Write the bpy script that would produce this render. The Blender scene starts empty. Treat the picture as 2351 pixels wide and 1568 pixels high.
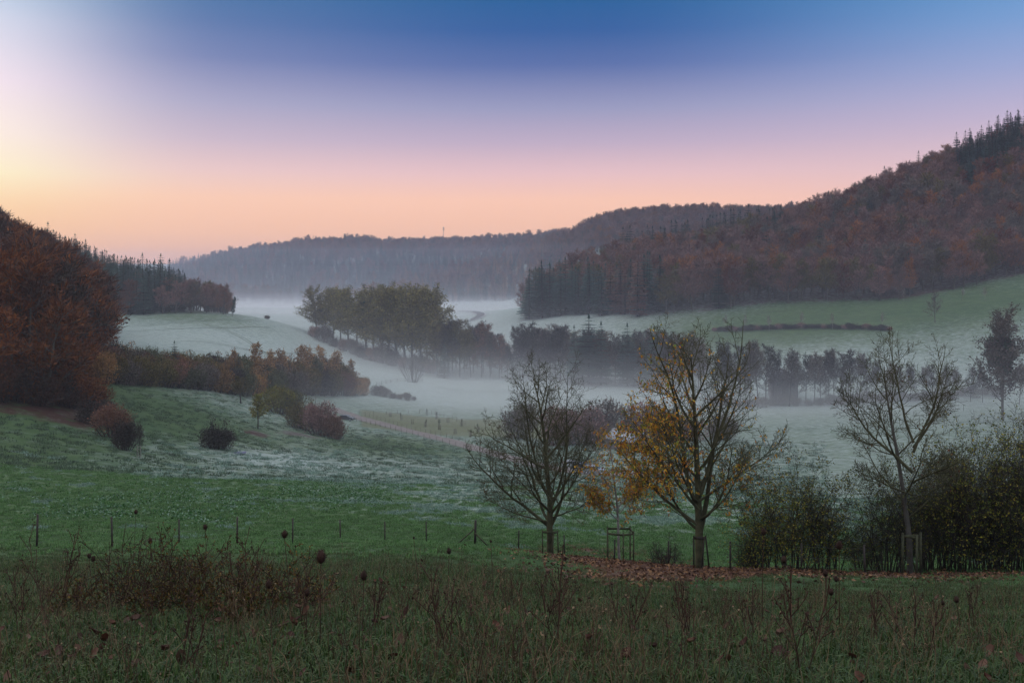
import bpy, math, random
import numpy as np
from mathutils import Vector, Matrix, Euler

scene = bpy.context.scene
COL = scene.collection
F, HOR, CX = 2286.0, 605.0, 1175.5      # focal length, eye level and centre, in units of a 2351 wide frame

# ---------------------------------------------------------------- camera
cam_d = bpy.data.cameras.new("camera"); cam = bpy.data.objects.new("camera", cam_d); COL.objects.link(cam)
cam.location = (0, 0, 0); cam.rotation_euler = (math.radians(90), 0, 0)
cam_d.sensor_width = 36.0; cam_d.lens = 35.0
cam_d.shift_y = -(784.0 - HOR) / 2351.0
cam_d.clip_start = 0.1; cam_d.clip_end = 20000.0
scene.camera = cam

# ---------------------------------------------------------------- sky
def lin(r, g, b):
    f = lambda c: (c / 255 / 12.92) if c / 255 <= 0.04045 else ((c / 255 + 0.055) / 1.055) ** 2.4
    return (f(r), f(g), f(b), 1.0)

world = bpy.data.worlds.new("World"); scene.world = world; world.use_nodes = True
def build_sky():
    nt = world.node_tree; N = nt.nodes; L = nt.links; N.clear()
    out = N.new("ShaderNodeOutputWorld"); bg = N.new("ShaderNodeBackground")
    tc = N.new("ShaderNodeTexCoord"); sp = N.new("ShaderNodeSeparateXYZ"); L.new(tc.outputs["Generated"], sp.inputs[0])
    def m(op, a, b=None, c=None):
        n = N.new("ShaderNodeMath"); n.operation = op
        for i, v in enumerate((a, b, c)):
            if v is None: continue
            if isinstance(v, (int, float)): n.inputs[i].default_value = v
            else: L.new(v, n.inputs[i])
        return n.outputs[0]
    x, y, z = sp.outputs
    hyp = m('SQRT', m('ADD', m('MULTIPLY', x, x), m('MULTIPLY', y, y)))
    el = m('ARCTAN2', z, hyp)                       # elevation, radians
    az = m('ARCTAN2', x, y)                         # azimuth from the view axis, radians, right positive
    t = m('DIVIDE', el, 0.60)
    def ramp(stops):
        r = N.new("ShaderNodeValToRGB"); cr = r.color_ramp; cr.interpolation = 'EASE' if False else 'LINEAR'
        while len(cr.elements) > 1: cr.elements.remove(cr.elements[-1])
        cr.elements[0].position = stops[0][0] / 0.60; cr.elements[0].color = stops[0][1]
        for p, c in stops[1:]:
            e = cr.elements.new(p / 0.60); e.color = c
        L.new(t, r.inputs[0]); return r.outputs[0]
    E = lambda Y: math.atan((605 - Y) / 2286)
    mid = ramp([(0.0, lin(240, 178, 148)), (E(540), lin(252, 192, 156)), (E(460), lin(251, 197, 170)), (E(400), lin(228, 188, 190)),
                (E(330), lin(188, 168, 190)), (E(250), lin(148, 149, 184)), (E(150), lin(84, 106, 162)), (E(70), lin(44, 90, 152)), (E(0), lin(28, 90, 148)),
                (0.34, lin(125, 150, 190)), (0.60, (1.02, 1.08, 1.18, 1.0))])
    lef = ramp([(0.0, lin(255, 170, 95)), (E(560), lin(255, 190, 122)), (E(480), lin(255, 214, 158)), (E(420), lin(255, 240, 195)), (E(340), lin(255, 238, 222)),
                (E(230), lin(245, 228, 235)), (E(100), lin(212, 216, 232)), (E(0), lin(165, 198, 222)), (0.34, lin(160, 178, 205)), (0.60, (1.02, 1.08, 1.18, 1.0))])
    rig = ramp([(0.0, lin(238, 182, 172)), (E(460), lin(240, 192, 184)), (E(400), lin(222, 188, 192)), (E(300), lin(188, 174, 200)),
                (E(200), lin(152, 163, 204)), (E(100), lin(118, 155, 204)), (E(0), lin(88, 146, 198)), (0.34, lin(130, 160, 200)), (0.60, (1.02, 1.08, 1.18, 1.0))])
    A = lambda X: math.atan((X - CX) / F)
    def smooth(a0, a1, k='SMOOTHSTEP'):
        n = N.new("ShaderNodeMapRange"); n.interpolation_type = k
        n.inputs[1].default_value = a0; n.inputs[2].default_value = a1; L.new(az, n.inputs[0]); return n.outputs[0]
    gl = m('MULTIPLY', smooth(A(640), A(-120)), smooth(A(640), A(-120)))
    gl = m('ADD', m('MULTIPLY', gl, 0.82), m('MULTIPLY', smooth(A(1250), A(100)), 0.16))
    # the warm side fades again behind the camera's left shoulder
    gl = m('MULTIPLY', gl, smooth(-2.2, -1.2))
    gr = m('MULTIPLY', smooth(A(1350), A(2600)), smooth(2.6, 1.6))
    def mix(f, a, b):
        n = N.new("ShaderNodeMix"); n.data_type = 'RGBA'; L.new(f, n.inputs[0]); L.new(a, n.inputs[6]); L.new(b, n.inputs[7]); return n.outputs[2]
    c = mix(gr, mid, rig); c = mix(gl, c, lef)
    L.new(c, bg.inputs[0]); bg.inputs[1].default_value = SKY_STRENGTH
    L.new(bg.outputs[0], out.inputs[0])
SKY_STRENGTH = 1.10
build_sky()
# low, broad and very weak light from the glowing side of the sky: the sun itself is below the skyline
sun_d = bpy.data.lights.new("sun", 'SUN'); sun_d.energy = 0.55; sun_d.angle = math.radians(25); sun_d.color = (1.0, 0.72, 0.52)
sun = bpy.data.objects.new("sun", sun_d); COL.objects.link(sun)
sun.rotation_euler = Vector((0.75, -0.62, -0.26)).to_track_quat('-Z', 'Y').to_euler()

scene.view_settings.view_transform = 'Standard'; scene.view_settings.look = 'None'
scene.view_settings.exposure = 0.0; scene.view_settings.gamma = 1.0
scene.cycles.max_bounces = 6; scene.cycles.diffuse_bounces = 2; scene.cycles.glossy_bounces = 1
scene.cycles.transmission_bounces = 2; scene.cycles.volume_bounces = 2; scene.cycles.transparent_max_bounces = 16
scene.cycles.use_denoising = True
scene.render.use_persistent_data = False

# ---------------------------------------------------------------- helpers
RNG = np.random.default_rng(7)
def tag(o, label=None, cat=None, group=None, kind=None):
    if label: o["label"] = label
    if cat: o["category"] = cat
    if group: o["group"] = group
    if kind: o["kind"] = kind
    return o
def make_mesh(name, V, Q=None, T=None, mats=None, mi=None, smooth=False):
    """V (n,3), Q (m,4) quads, T (k,3) triangles."""
    me = bpy.data.meshes.new(name)
    V = np.asarray(V, dtype=np.float32).reshape(-1, 3)
    Q = np.zeros((0, 4), np.int32) if Q is None else np.asarray(Q, np.int32).reshape(-1, 4)
    T = np.zeros((0, 3), np.int32) if T is None else np.asarray(T, np.int32).reshape(-1, 3)
    nl = len(Q) * 4 + len(T) * 3
    me.vertices.add(len(V)); me.vertices.foreach_set("co", V.ravel())
    me.loops.add(nl); me.loops.foreach_set("vertex_index", np.concatenate([Q.ravel(), T.ravel()]))
    me.polygons.add(len(Q) + len(T))
    st = np.concatenate([np.arange(len(Q)) * 4, len(Q) * 4 + np.arange(len(T)) * 3]).astype(np.int32)
    me.polygons.foreach_set("loop_start", st)
    if mi is not None: me.polygons.foreach_set("material_index", np.asarray(mi, np.int32))
    if smooth: me.polygons.foreach_set("use_smooth", np.ones(len(st), bool))
    for m_ in (mats or []): me.materials.append(m_)
    me.update(calc_edges=True); me.validate()
    return me
def add(name, me, parent=None, loc=None, rz=0.0, scale=None):
    o = bpy.data.objects.new(name, me); COL.objects.link(o)
    if parent is not None: o.parent = parent
    if loc is not None: o.location = loc
    if rz: o.rotation_euler = (0, 0, rz)
    if scale is not None: o.scale = (scale,) * 3 if isinstance(scale, (int, float)) else scale
    return o
def empty(name, loc, rz=0.0, scale=None):
    o = add(name, None, None, loc, rz, scale); o.empty_display_size = 0.3; return o
class MB:
    """collects quads and triangles"""
    def __init__(s): s.V = []; s.Q = []; s.T = []; s.n = 0
    def put(s, v, q=None, t=None):
        v = np.asarray(v, float).reshape(-1, 3); s.V.append(v)
        if q is not None and len(q): s.Q.append(np.asarray(q, int).reshape(-1, 4) + s.n)
        if t is not None and len(t): s.T.append(np.asarray(t, int).reshape(-1, 3) + s.n)
        s.n += len(v)
    def arrays(s):
        V = np.concatenate(s.V) if s.V else np.zeros((0, 3))
        Q = np.concatenate(s.Q) if s.Q else None
        T = np.concatenate(s.T) if s.T else None
        return V, Q, T
    def mesh(s, name, mat=None, smooth=False):
        V, Q, T = s.arrays()
        return make_mesh(name, V, Q, T, [mat] if mat else None, None, smooth)
    def tube(s, P, R, n=6, cap=True):
        P = np.asarray(P, float); R = np.broadcast_to(np.asarray(R, float), (len(P),))
        d = np.gradient(P, axis=0); d /= np.linalg.norm(d, axis=1, keepdims=True) + 1e-9
        ref = np.array([0, 0, 1.0]) if abs(d[0, 2]) < 0.9 else np.array([1.0, 0, 0])
        u = np.cross(d, ref); u /= np.linalg.norm(u, axis=1, keepdims=True) + 1e-9
        w = np.cross(d, u)
        a = np.arange(n) / n * 2 * math.pi
        ring = P[:, None, :] + R[:, None, None] * (np.cos(a)[None, :, None] * u[:, None, :] + np.sin(a)[None, :, None] * w[:, None, :])
        k = len(P); i = np.arange(k - 1)[:, None] * n; j = np.arange(n)[None, :]; j2 = (j + 1) % n
        q = np.stack([i + j, i + j2, i + n + j2, i + n + j], -1).reshape(-1, 4)
        t = []
        if cap:
            for c in range(1, n - 1): t.append((0, c + 1, c)); t.append(((k - 1) * n, (k - 1) * n + c, (k - 1) * n + c + 1))
        s.put(ring.reshape(-1, 3), q, t)
    def box(s, c, size, rz=0.0, axis=None):
        """box with centre c; axis: optional 3x3 rows (x,y,z directions)"""
        h = np.array(size) / 2.0
        v = np.array([[x, y, z] for z in (-1, 1) for y in (-1, 1) for x in (-1, 1)]) * h
        if axis is None:
            ca, sa = math.cos(rz), math.sin(rz); axis = np.array([[ca, sa, 0], [-sa, ca, 0], [0, 0, 1]])
        v = v @ np.asarray(axis) + np.asarray(c)
        s.put(v, [(0, 2, 3, 1), (4, 5, 7, 6), (0, 1, 5, 4), (2, 6, 7, 3), (0, 4, 6, 2), (1, 3, 7, 5)])
    def beam(s, a, b, w, h=None):
        a = np.array(a, float); b = np.array(b, float); d = b - a; Ln = np.linalg.norm(d); d /= Ln
        ref = np.array([0, 0, 1.0]) if abs(d[2]) < 0.95 else np.array([0, 1.0, 0])
        u = np.cross(ref, d); u /= np.linalg.norm(u); w2 = np.cross(d, u)
        s.box((a + b) / 2, (Ln, w, h or w), axis=np.array([d, u, w2]))

def mat_new(name):
    m = bpy.data.materials.new(name); m.use_nodes = True; nt = m.node_tree
    b = nt.nodes["Principled BSDF"]; return m, nt, b
def mat_plain(name, col, rough=0.8, noise=0.25, scale=6.0, spec=0.2, metal=0.0):
    m, nt, b = mat_new(name); N, L = nt.nodes, nt.links
    tc = N.new("ShaderNodeTexCoord"); nz = N.new("ShaderNodeTexNoise"); nz.inputs["Scale"].default_value = scale; nz.inputs["Detail"].default_value = 4
    L.new(tc.outputs["Object"], nz.inputs["Vector"])
    r = N.new("ShaderNodeValToRGB"); r.color_ramp.elements[0].position = .3; r.color_ramp.elements[1].position = .7
    r.color_ramp.elements[0].color = tuple(c * (1 - noise) for c in col) + (1,); r.color_ramp.elements[1].color = tuple(min(1, c * (1 + noise)) for c in col) + (1,)
    L.new(nz.outputs["Fac"], r.inputs[0]); L.new(r.outputs[0], b.inputs["Base Color"])
    b.inputs["Roughness"].default_value = rough; b.inputs["Specular IOR Level"].default_value = spec; b.inputs["Metallic"].default_value = metal
    return m
def mat_leaf(name, cols, rough=0.75, spec=0.15, transl=0.0):
    """colour picked per leaf or twig spray (mesh island) from cols"""
    m, nt, b = mat_new(name); N, L = nt.nodes, nt.links
    g = N.new("ShaderNodeNewGeometry"); r = N.new("ShaderNodeValToRGB"); cr = r.color_ramp; cr.interpolation = 'LINEAR'
    cr.elements[0].color = tuple(cols[0]) + (1,); cr.elements[0].position = 0
    cr.elements[1].color = tuple(cols[-1]) + (1,); cr.elements[1].position = 1
    for i, c in enumerate(cols[1:-1]):
        e = cr.elements.new((i + 1) / (len(cols) - 1)); e.color = tuple(c) + (1,)
    L.new(g.outputs["Random Per Island"], r.inputs[0])
    oi = N.new("ShaderNodeObjectInfo"); mr = N.new("ShaderNodeMapRange"); mr.inputs[3].default_value = 0.75; mr.inputs[4].default_value = 1.25
    L.new(oi.outputs["Random"], mr.inputs[0])
    mx = N.new("ShaderNodeVectorMath"); mx.operation = 'SCALE'; L.new(r.outputs[0], mx.inputs[0]); L.new(mr.outputs[0], mx.inputs["Scale"])
    L.new(mx.outputs[0], b.inputs["Base Color"]); b.inputs["Roughness"].default_value = rough; b.inputs["Specular IOR Level"].default_value = spec
    if transl > 0:
        out = N["Material Output"]; tr = N.new("ShaderNodeBsdfTranslucent"); ms = N.new("ShaderNodeMixShader"); ms.inputs[0].default_value = transl
        L.new(mx.outputs[0], tr.inputs[0]); L.new(b.outputs[0], ms.inputs[1]); L.new(tr.outputs[0], ms.inputs[2]); L.new(ms.outputs[0], out.inputs[0])
    return m

# ---------------------------------------------------------------- terrain heights
# rows: distance ahead; columns: direction (frame units across); value: frame height at which the ground there is seen
KX = np.array([-900, -400, 0, 250, 400, 500, 620, 750, 1000, 1200, 1400, 1600, 1800, 2000, 2350, 2800, 3400], float)
def plane(X, d):
    w = np.clip((X - 1000) / 600, 0, 1); z = -(1.0 - 0.1 * w) - (0.26 + 0.028 * w) * d
    z0 = -1.65 - 0.155 * d; t = np.clip(d / 6, 0, 1); t = t * t * (3 - 2 * t)
    return z0 * (1 - t) + z * t
ROWS = {
 75:  [1150,1155,1160,1165,1165,1166,1168,1171,1180,1186,1195,1204,1212,1215,1215,1215,1215],
 100: [1075,1078,1083,1090,1096,1100,1103,1106,1111,1116,1122,1130,1136,1140,1142,1142,1142],
 120: [1035,1040,1056,1078,1096,1104,1108,1113,1119,1126,1132,1140,1145,1148,1150,1150,1150],
 150: [935, 940, 950,1008,1038,1055,1068,1080,1098,1105,1110,1112,1112,1112,1110,1108,1105],
 200: [775,802,820,910,950,970,1000,1020,1045,1058,1065,1068,1070,1070,1068,1065,1060],
 250: [675,695,725,858,886,905,950,985,1012,1020,1022,1025,1025,1024,1020,1015,1010],
 330: [610,625,650,800,815,832,880,922,950,956,958,958,958,955,950,940,930],
 370: [580,600,630,785,795,808,860,890,922,930,930,930,935,925,905,890,880],
 400: [565,585,610,772,782,790,838,862,900,906,905,898,878,860,815,790,780],
 480: [545,560,590,742,732,738,760,832,860,862,835,800,770,740,700,670,650],
 550: [525,540,575,705,712,712,724,785,822,800,760,722,690,690,640,600,580],
 650: [480,500,550,652,680,735,745,750,775,728,690,650,640,630,560,500,470],
 800: [480,500,550,660,712,722,724,728,740,705,622,578,560,500,380,320,290],
 1000:[490,510,560,665,700,712,714,716,716,712,650,600,555,450,300,260,240],
 1300:[480, 500, 560, 660, 690, 696, 696, 696, 686, 672, 545, 545, 545, 480, 400, 380, 380],
 1400:[500, 520, 580, 655, 684, 682, 680, 678, 655, 606, 504, 498, 500, 490, 450, 430, 430],
 1600:[520, 540, 600, 650, 660, 642, 636, 632, 628, 600, 530, 510, 500, 495, 470, 450, 450],
 1900:[560, 570, 610, 640, 624, 596, 574, 557, 561, 557, 545, 540, 530, 520, 500, 490, 490],
 2200:[590, 590, 610, 640, 640, 615, 605, 600, 600, 600, 590, 580, 570, 560, 550, 540, 540],
 2400:[600]*17,
}
GX = np.arange(-900, 3401, 10.0)
GL = np.linspace(math.log(1.2), math.log(2400), 560)
def build_grid():
    near = [1.2, 2, 3, 4.5, 6, 9, 12, 17, 22, 30, 38, 48, 58]
    D = near + sorted(ROWS)
    Z = [plane(KX, d) for d in near] + [-(np.array(ROWS[d], float) - HOR) * d / F for d in sorted(ROWS)]
    Z = np.array(Z); D = np.log(np.array(D, float))
    Zx = np.array([np.interp(GX, KX, row) for row in Z])
    G = np.array([np.interp(GL, D, Zx[:, j]) for j in range(len(GX))]).T        # (nL, nX)
    def blur(A, ax, sig):
        r = int(sig * 3); k = np.exp(-0.5 * (np.arange(-r, r + 1) / sig) ** 2); k /= k.sum()
        pad = [(0, 0), (0, 0)]; pad[ax] = (r, r); Ap = np.pad(A, pad, mode='edge')
        return np.apply_along_axis(lambda v: np.convolve(v, k, mode='valid'), ax, Ap)
    B = blur(blur(G, 0, 3.0), 1, 3.5)
    return B
GZ = build_grid()
def vnoise(x, y, s, seed=0):
    """smooth value noise, range about -1..1"""
    x = np.asarray(x, float) / s; y = np.asarray(y, float) / s
    xi = np.floor(x).astype(np.int64); yi = np.floor(y).astype(np.int64); fx = x - xi; fy = y - yi
    fx = fx * fx * (3 - 2 * fx); fy = fy * fy * (3 - 2 * fy)
    def h(a, b):
        n = (a * 374761393 + b * 668265263 + seed * 974711) & 0x7fffffff
        n = ((n ^ (n >> 13)) * 1274126177) & 0x7fffffff
        return ((n ^ (n >> 16)) & 0xffff) / 32767.5 - 1
    return (h(xi, yi) * (1 - fx) + h(xi + 1, yi) * fx) * (1 - fy) + (h(xi, yi + 1) * (1 - fx) + h(xi + 1, yi + 1) * fx) * fy
def height(x, y, detail=True):
    x = np.asarray(x, float); y = np.maximum(np.asarray(y, float), 1.2)
    X = np.clip(CX + F * x / y, GX[0], GX[-1] - 1e-3); l = np.clip(np.log(y), GL[0], GL[-1] - 1e-6)
    i = (X - GX[0]) / 10.0; j = (l - GL[0]) / (GL[1] - GL[0])
    i0 = np.minimum(np.floor(i).astype(int), len(GX) - 2); j0 = np.minimum(np.floor(j).astype(int), len(GL) - 2); a = i - i0; b = j - j0
    z = (GZ[j0, i0] * (1 - a) + GZ[j0, i0 + 1] * a) * (1 - b) + (GZ[j0 + 1, i0] * (1 - a) + GZ[j0 + 1, i0 + 1] * a) * b
    if detail:
        nearw = np.clip((y - 3) / 4, 0, 1)
        z = z + nearw * (0.05 * vnoise(x, y, 0.9, 1) * (y < 140) + 0.10 * vnoise(x, y, 2.6, 2) * (y < 260) + 0.16 * vnoise(x, y, 7.0, 3)
                         + 0.5 * vnoise(x, y, 38.0, 4) * np.clip((y - 250) / 300, 0, 1) + 3.0 * vnoise(x, y, 130.0, 5) * np.clip((y - 700) / 600, 0, 1))
    return z
def gp(X, d, dz=0.0):
    """point on the ground seen in direction X, d metres ahead"""
    x = (X - CX) * d / F
    return Vector((x, d, float(height(x, d)) + dz))

# ---------------------------------------------------------------- ground
def sstep(a, b, v):
    t = np.clip((v - a) / (b - a), 0, 1); return t * t * (3 - 2 * t)
def blob(X, d, cX, cd, wX, wd):
    return np.exp(-(((X - cX) / wX) ** 2 + ((np.log(d) - math.log(cd)) / wd) ** 2))
def ground_masks(x, y):
    """frost, fallen leaves, lush green, thin brown turf: what really covers the ground"""
    y = np.maximum(y, 1.2); X = CX + F * x / y; d = y
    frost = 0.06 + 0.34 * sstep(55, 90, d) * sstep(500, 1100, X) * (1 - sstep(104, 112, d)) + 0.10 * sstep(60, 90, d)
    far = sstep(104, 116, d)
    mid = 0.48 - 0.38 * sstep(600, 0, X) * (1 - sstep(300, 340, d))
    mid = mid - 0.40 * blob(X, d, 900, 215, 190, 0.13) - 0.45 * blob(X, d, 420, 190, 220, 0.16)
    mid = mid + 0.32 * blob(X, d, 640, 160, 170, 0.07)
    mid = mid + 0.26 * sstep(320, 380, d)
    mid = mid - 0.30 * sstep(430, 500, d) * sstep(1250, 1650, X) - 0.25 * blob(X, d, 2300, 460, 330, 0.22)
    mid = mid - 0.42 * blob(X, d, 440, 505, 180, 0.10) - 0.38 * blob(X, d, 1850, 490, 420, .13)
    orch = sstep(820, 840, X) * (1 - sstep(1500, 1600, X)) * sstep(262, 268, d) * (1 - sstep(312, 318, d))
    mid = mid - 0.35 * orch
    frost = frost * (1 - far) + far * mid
    Yg = HOR - F * height(x, y, False) / y
    el = lambda a, b, c, e: np.exp(-(((X - a) / c) ** 2 + ((Yg - b) / e) ** 2) * .8)
    leaf = (np.maximum.reduce([el(1290, 1264, 95, 12), el(1400, 1284, 120, 23), el(1500, 1304, 145, 26), el(1630, 1318, 95, 17), .45 * el(1780, 1320, 90, 5), .30 * el(2120, 1327, 120, 4)]) * 1.1) * (d < 70) + 0 * blob(X, d, 1270, 50, 105, 0.09) + 1.15 * blob(X, d, 1450, 44, 170, 0.14) + 1.2 * blob(X, d, 1640, 40, 130, 0.14) + 0.9 * blob(X, d, 1850, 40, 160, 0.07) \
         + 0.8 * blob(X, d, 2150, 38, 260, 0.08) + 0.5 * blob(X, d, 1950, 33, 300, 0.16)
    red = 0.62 * sstep(245, 190, X) * sstep(147, 155, d) * (1 - sstep(400, 500, d)) + 0.8 * blob(X, d, 590, 197, 36, 0.04) + 0.8 * blob(X, d, 690, 213, 60, 0.03)
    red = red + sstep(1280, 1500, X) * (sstep(-0.02, 0.05, (np.log(d) - np.log(wood_edge(X))))) * 1.0
    leaf = np.clip(leaf, 0, 1.2)
    lush = (1 - far) * sstep(56, 80, d)
    return np.clip(frost, 0, 1), leaf, np.clip(red, 0, 1), lush, orch
WE_X = np.array([1150, 1190, 1300, 1450, 1560, 1620, 1800, 2000, 2100, 2230, 2350, 2800, 3400.])
WE_D = np.array([655, 640, 612, 575, 560, 548, 545, 540, 530, 545, 552, 560, 560.])
def wood_edge(X): return np.interp(X, WE_X, WE_D)

def build_ground():
    Xs = np.arange(-900, 3401, 6.0); ls = np.linspace(math.log(1.2), math.log(2400), 1150)
    D, XX = np.meshgrid(np.exp(ls), Xs, indexing='ij'); x = (XX - CX) * D / F
    z = height(x, D)
    V = np.stack([x, D, z], -1).reshape(-1, 3); nL, nX = D.shape
    i = np.arange(nL - 1)[:, None] * nX; j = np.arange(nX - 1)[None, :]
    Q = np.stack([i + j, i + j + 1, i + nX + j + 1, i + nX + j], -1).reshape(-1, 4)
    me = make_mesh("ground", V, Q, smooth=True)
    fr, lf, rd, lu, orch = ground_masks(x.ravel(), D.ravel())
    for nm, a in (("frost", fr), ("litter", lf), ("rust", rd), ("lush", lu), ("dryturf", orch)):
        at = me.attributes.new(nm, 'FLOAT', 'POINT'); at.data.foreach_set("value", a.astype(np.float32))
    m, nt, b = mat_new("meadow"); N, L = nt.nodes, nt.links
    geo = N.new("ShaderNodeNewGeometry")
    def attr(n): a = N.new("ShaderNodeAttribute"); a.attribute_name = n; return a.outputs["Fac"]
    def noise(scale, det=5, rough=.6, stretch=None):
        n = N.new("ShaderNodeTexNoise"); n.inputs["Scale"].default_value = scale; n.inputs["Detail"].default_value = det; n.inputs["Roughness"].default_value = rough
        if stretch:
            mp = N.new("ShaderNodeMapping"); mp.inputs["Scale"].default_value = stretch; L.new(geo.outputs["Position"], mp.inputs[0]); L.new(mp.outputs[0], n.inputs["Vector"])
        else: L.new(geo.outputs["Position"], n.inputs["Vector"])
        return n.outputs["Fac"]
    def ramp(fac, *st):
        r = N.new("ShaderNodeValToRGB"); cr = r.color_ramp
        cr.elements[0].position, cr.elements[0].color = st[0][0], tuple(st[0][1]) + (1,); cr.elements[1].position, cr.elements[1].color = st[-1][0], tuple(st[-1][1]) + (1,)
        for p, c in st[1:-1]: e = cr.elements.new(p); e.color = tuple(c) + (1,)
        L.new(fac, r.inputs[0]); return r.outputs[0]
    def mix(f, a, b_):
        n = N.new("ShaderNodeMix"); n.data_type = 'RGBA'
        for s, v in ((0, f), (6, a), (7, b_)):
            if isinstance(v, (int, float)): n.inputs[s].default_value = v
            elif isinstance(v, tuple): n.inputs[s].default_value = v
            else: L.new(v, n.inputs[s])
        return n.outputs[2]
    def mth(op, a, b_):
        n = N.new("ShaderNodeMath"); n.operation = op
        for s, v in ((0, a), (1, b_)):
            if isinstance(v, (int, float)): n.inputs[s].default_value = v
            else: L.new(v, n.inputs[s])
        return n.outputs[0]
    def over(att, nz, w=0.5):      # attribute with a ragged, noisy edge
        s = mth('ADD', attr(att), mth('MULTIPLY', mth('SUBTRACT', nz, 0.5), 1.6))
        r = N.new("ShaderNodeMapRange"); r.interpolation_type = 'SMOOTHSTEP'; r.inputs[1].default_value = 0.5 - w / 2; r.inputs[2].default_value = 0.5 + w / 2; L.new(s, r.inputs[0]); return r.outputs[0]
    n_f = noise(1.6, 8, .7); n_m = noise(0.22, 6, .6); n_l = noise(0.035, 4, .6); n_fine = noise(7.0, 5, .75); n_st = noise(0.5, 9, .74, (0.8, 1.0, 1.0))
    green = ramp(n_m, (.3, (.026, .055, .020)), (.5, (.040, .082, .028)), (.7, (.060, .105, .038)))
    green = mix(mth('MULTIPLY', attr("lush"), 0.45), green, ramp(n_f, (.35, (.042, .095, .028)), (.65, (.10, .175, .058))))
    green = mix(ramp(n_fine, (.35, (0, 0, 0)), (.7, (.55, .55, .55))), green, ramp(n_l, (.35, (.018, .042, .016)), (.65, (.085, .100, .040))))
    olive = ramp(n_f, (.3, (.075, .092, .045)), (.7, (.14, .145, .080)))
    col = mix(over("dryturf", n_m, .4), green, olive)
    litter = ramp(n_fine, (.3, (.025, .012, .008)), (.45, (.060, .028, .016)), (.6, (.10, .050, .028)), (.75, (.17, .09, .045)))
    rust = ramp(n_fine, (.3, (.022, .010, .009)), (.7, (.060, .022, .016)))
    col = mix(over("rust", n_m, .35), col, rust)
    col = mix(over("litter", n_f, .25), col, litter)
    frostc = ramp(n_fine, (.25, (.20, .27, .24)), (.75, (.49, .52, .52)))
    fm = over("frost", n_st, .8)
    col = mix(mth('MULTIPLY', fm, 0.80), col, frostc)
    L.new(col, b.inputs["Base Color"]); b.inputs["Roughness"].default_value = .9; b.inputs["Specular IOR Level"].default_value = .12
    bp = N.new("ShaderNodeBump"); bp.inputs["Strength"].default_value = .9; bp.inputs["Distance"].default_value = .12
    L.new(mth('ADD', n_f, mth('MULTIPLY', n_fine, .5)), bp.inputs["Height"]); L.new(bp.outputs[0], b.inputs["Normal"])
    me.materials.append(m)
    tag(add("ground", me), kind="structure")
build_ground()

# ---------------------------------------------------------------- growing trees
def nrm(v): return v / (np.linalg.norm(v) + 1e-9)
def grow(rng, start, d0, L0, r0, levels, counts, ratios, angles, trop, jit, t0=(0.3, .2, .15, .1, .1), seg=0.5, env=None, rexp=0.85, lean=None, droop_first=0.0):
    """recursive branching. Returns [(points, radii, level)]"""
    out = []
    stack = [(np.array(start, float), nrm(np.array(d0, float)), L0, r0, 0)]
    while stack:
        p, d, L, r, lv = stack.pop()
        n = max(3, int(L / (seg * (0.8 ** lv)) + 0.5)); n = min(n, 18); st = L / n
        P = [p.copy()]; D = [d.copy()]
        for k in range(n):
            d = nrm(d + rng.normal(0, jit[min(lv, len(jit) - 1)], 3) + np.array([0, 0, trop[min(lv, len(trop) - 1)]]))
            p = p + d * st; P.append(p.copy()); D.append(d.copy())
        P = np.array(P); t = np.linspace(0, 1, n + 1); R = r * (1 - 0.92 * t) ** rexp
        R = np.maximum(R, 0.0035)
        out.append((P, R, lv))
        if lv >= levels: continue
        c = counts[lv] * (L / L0 if lv == 0 else 1.0); c = int(c * rng.uniform(.8, 1.2) + .5) if lv else int(c)
        az = rng.uniform(0, 6.28)
        for k in range(c):
            tt = t0[lv] + (1 - t0[lv]) * ((k + rng.uniform(.2, .8)) / max(c, 1)); tt = min(tt, .98)
            f = tt * n; i = min(int(f), n - 1); q = P[i] + (P[i + 1] - P[i]) * (f - i); dd = D[i + 1]
            az += 2.4 + rng.normal(0, .35)
            ref = np.array([0, 0, 1.0]) if abs(dd[2]) < .9 else np.array([1.0, 0, 0])
            u = nrm(np.cross(dd, ref)); w = np.cross(dd, u)
            a = math.radians(angles[lv] * rng.uniform(.75, 1.2)) * (1 - 0.35 * tt if lv == 0 else 1)
            cd = nrm(dd * math.cos(a) + (u * math.cos(az) + w * math.sin(az)) * math.sin(a))
            ll = L * ratios[lv] * rng.uniform(.7, 1.15) * ((1.15 - 0.75 * tt) if lv == 0 else (1.1 - .6 * tt))
            if env is not None: ll = env(q, cd, ll, lv)
            if ll < 0.08: continue
            rr = min(R[i] * .75, r * 0.62 * (ll / L) ** .75 * 1.1)
            stack.append((q, cd, ll, max(rr, .004), lv + 1))
    return out
def branches_mesh(br, name, mat, sides=(9, 6, 5, 3, 3, 3), minlv=0, maxlv=9, fat=1.0, rmin=0.0):
    mb = MB()
    for P, R, lv in br:
        if minlv <= lv <= maxlv: mb.tube(P, np.maximum(R * fat, rmin), sides[min(lv, len(sides) - 1)], cap=False)
    return mb.mesh(name, mat, smooth=True)
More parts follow.
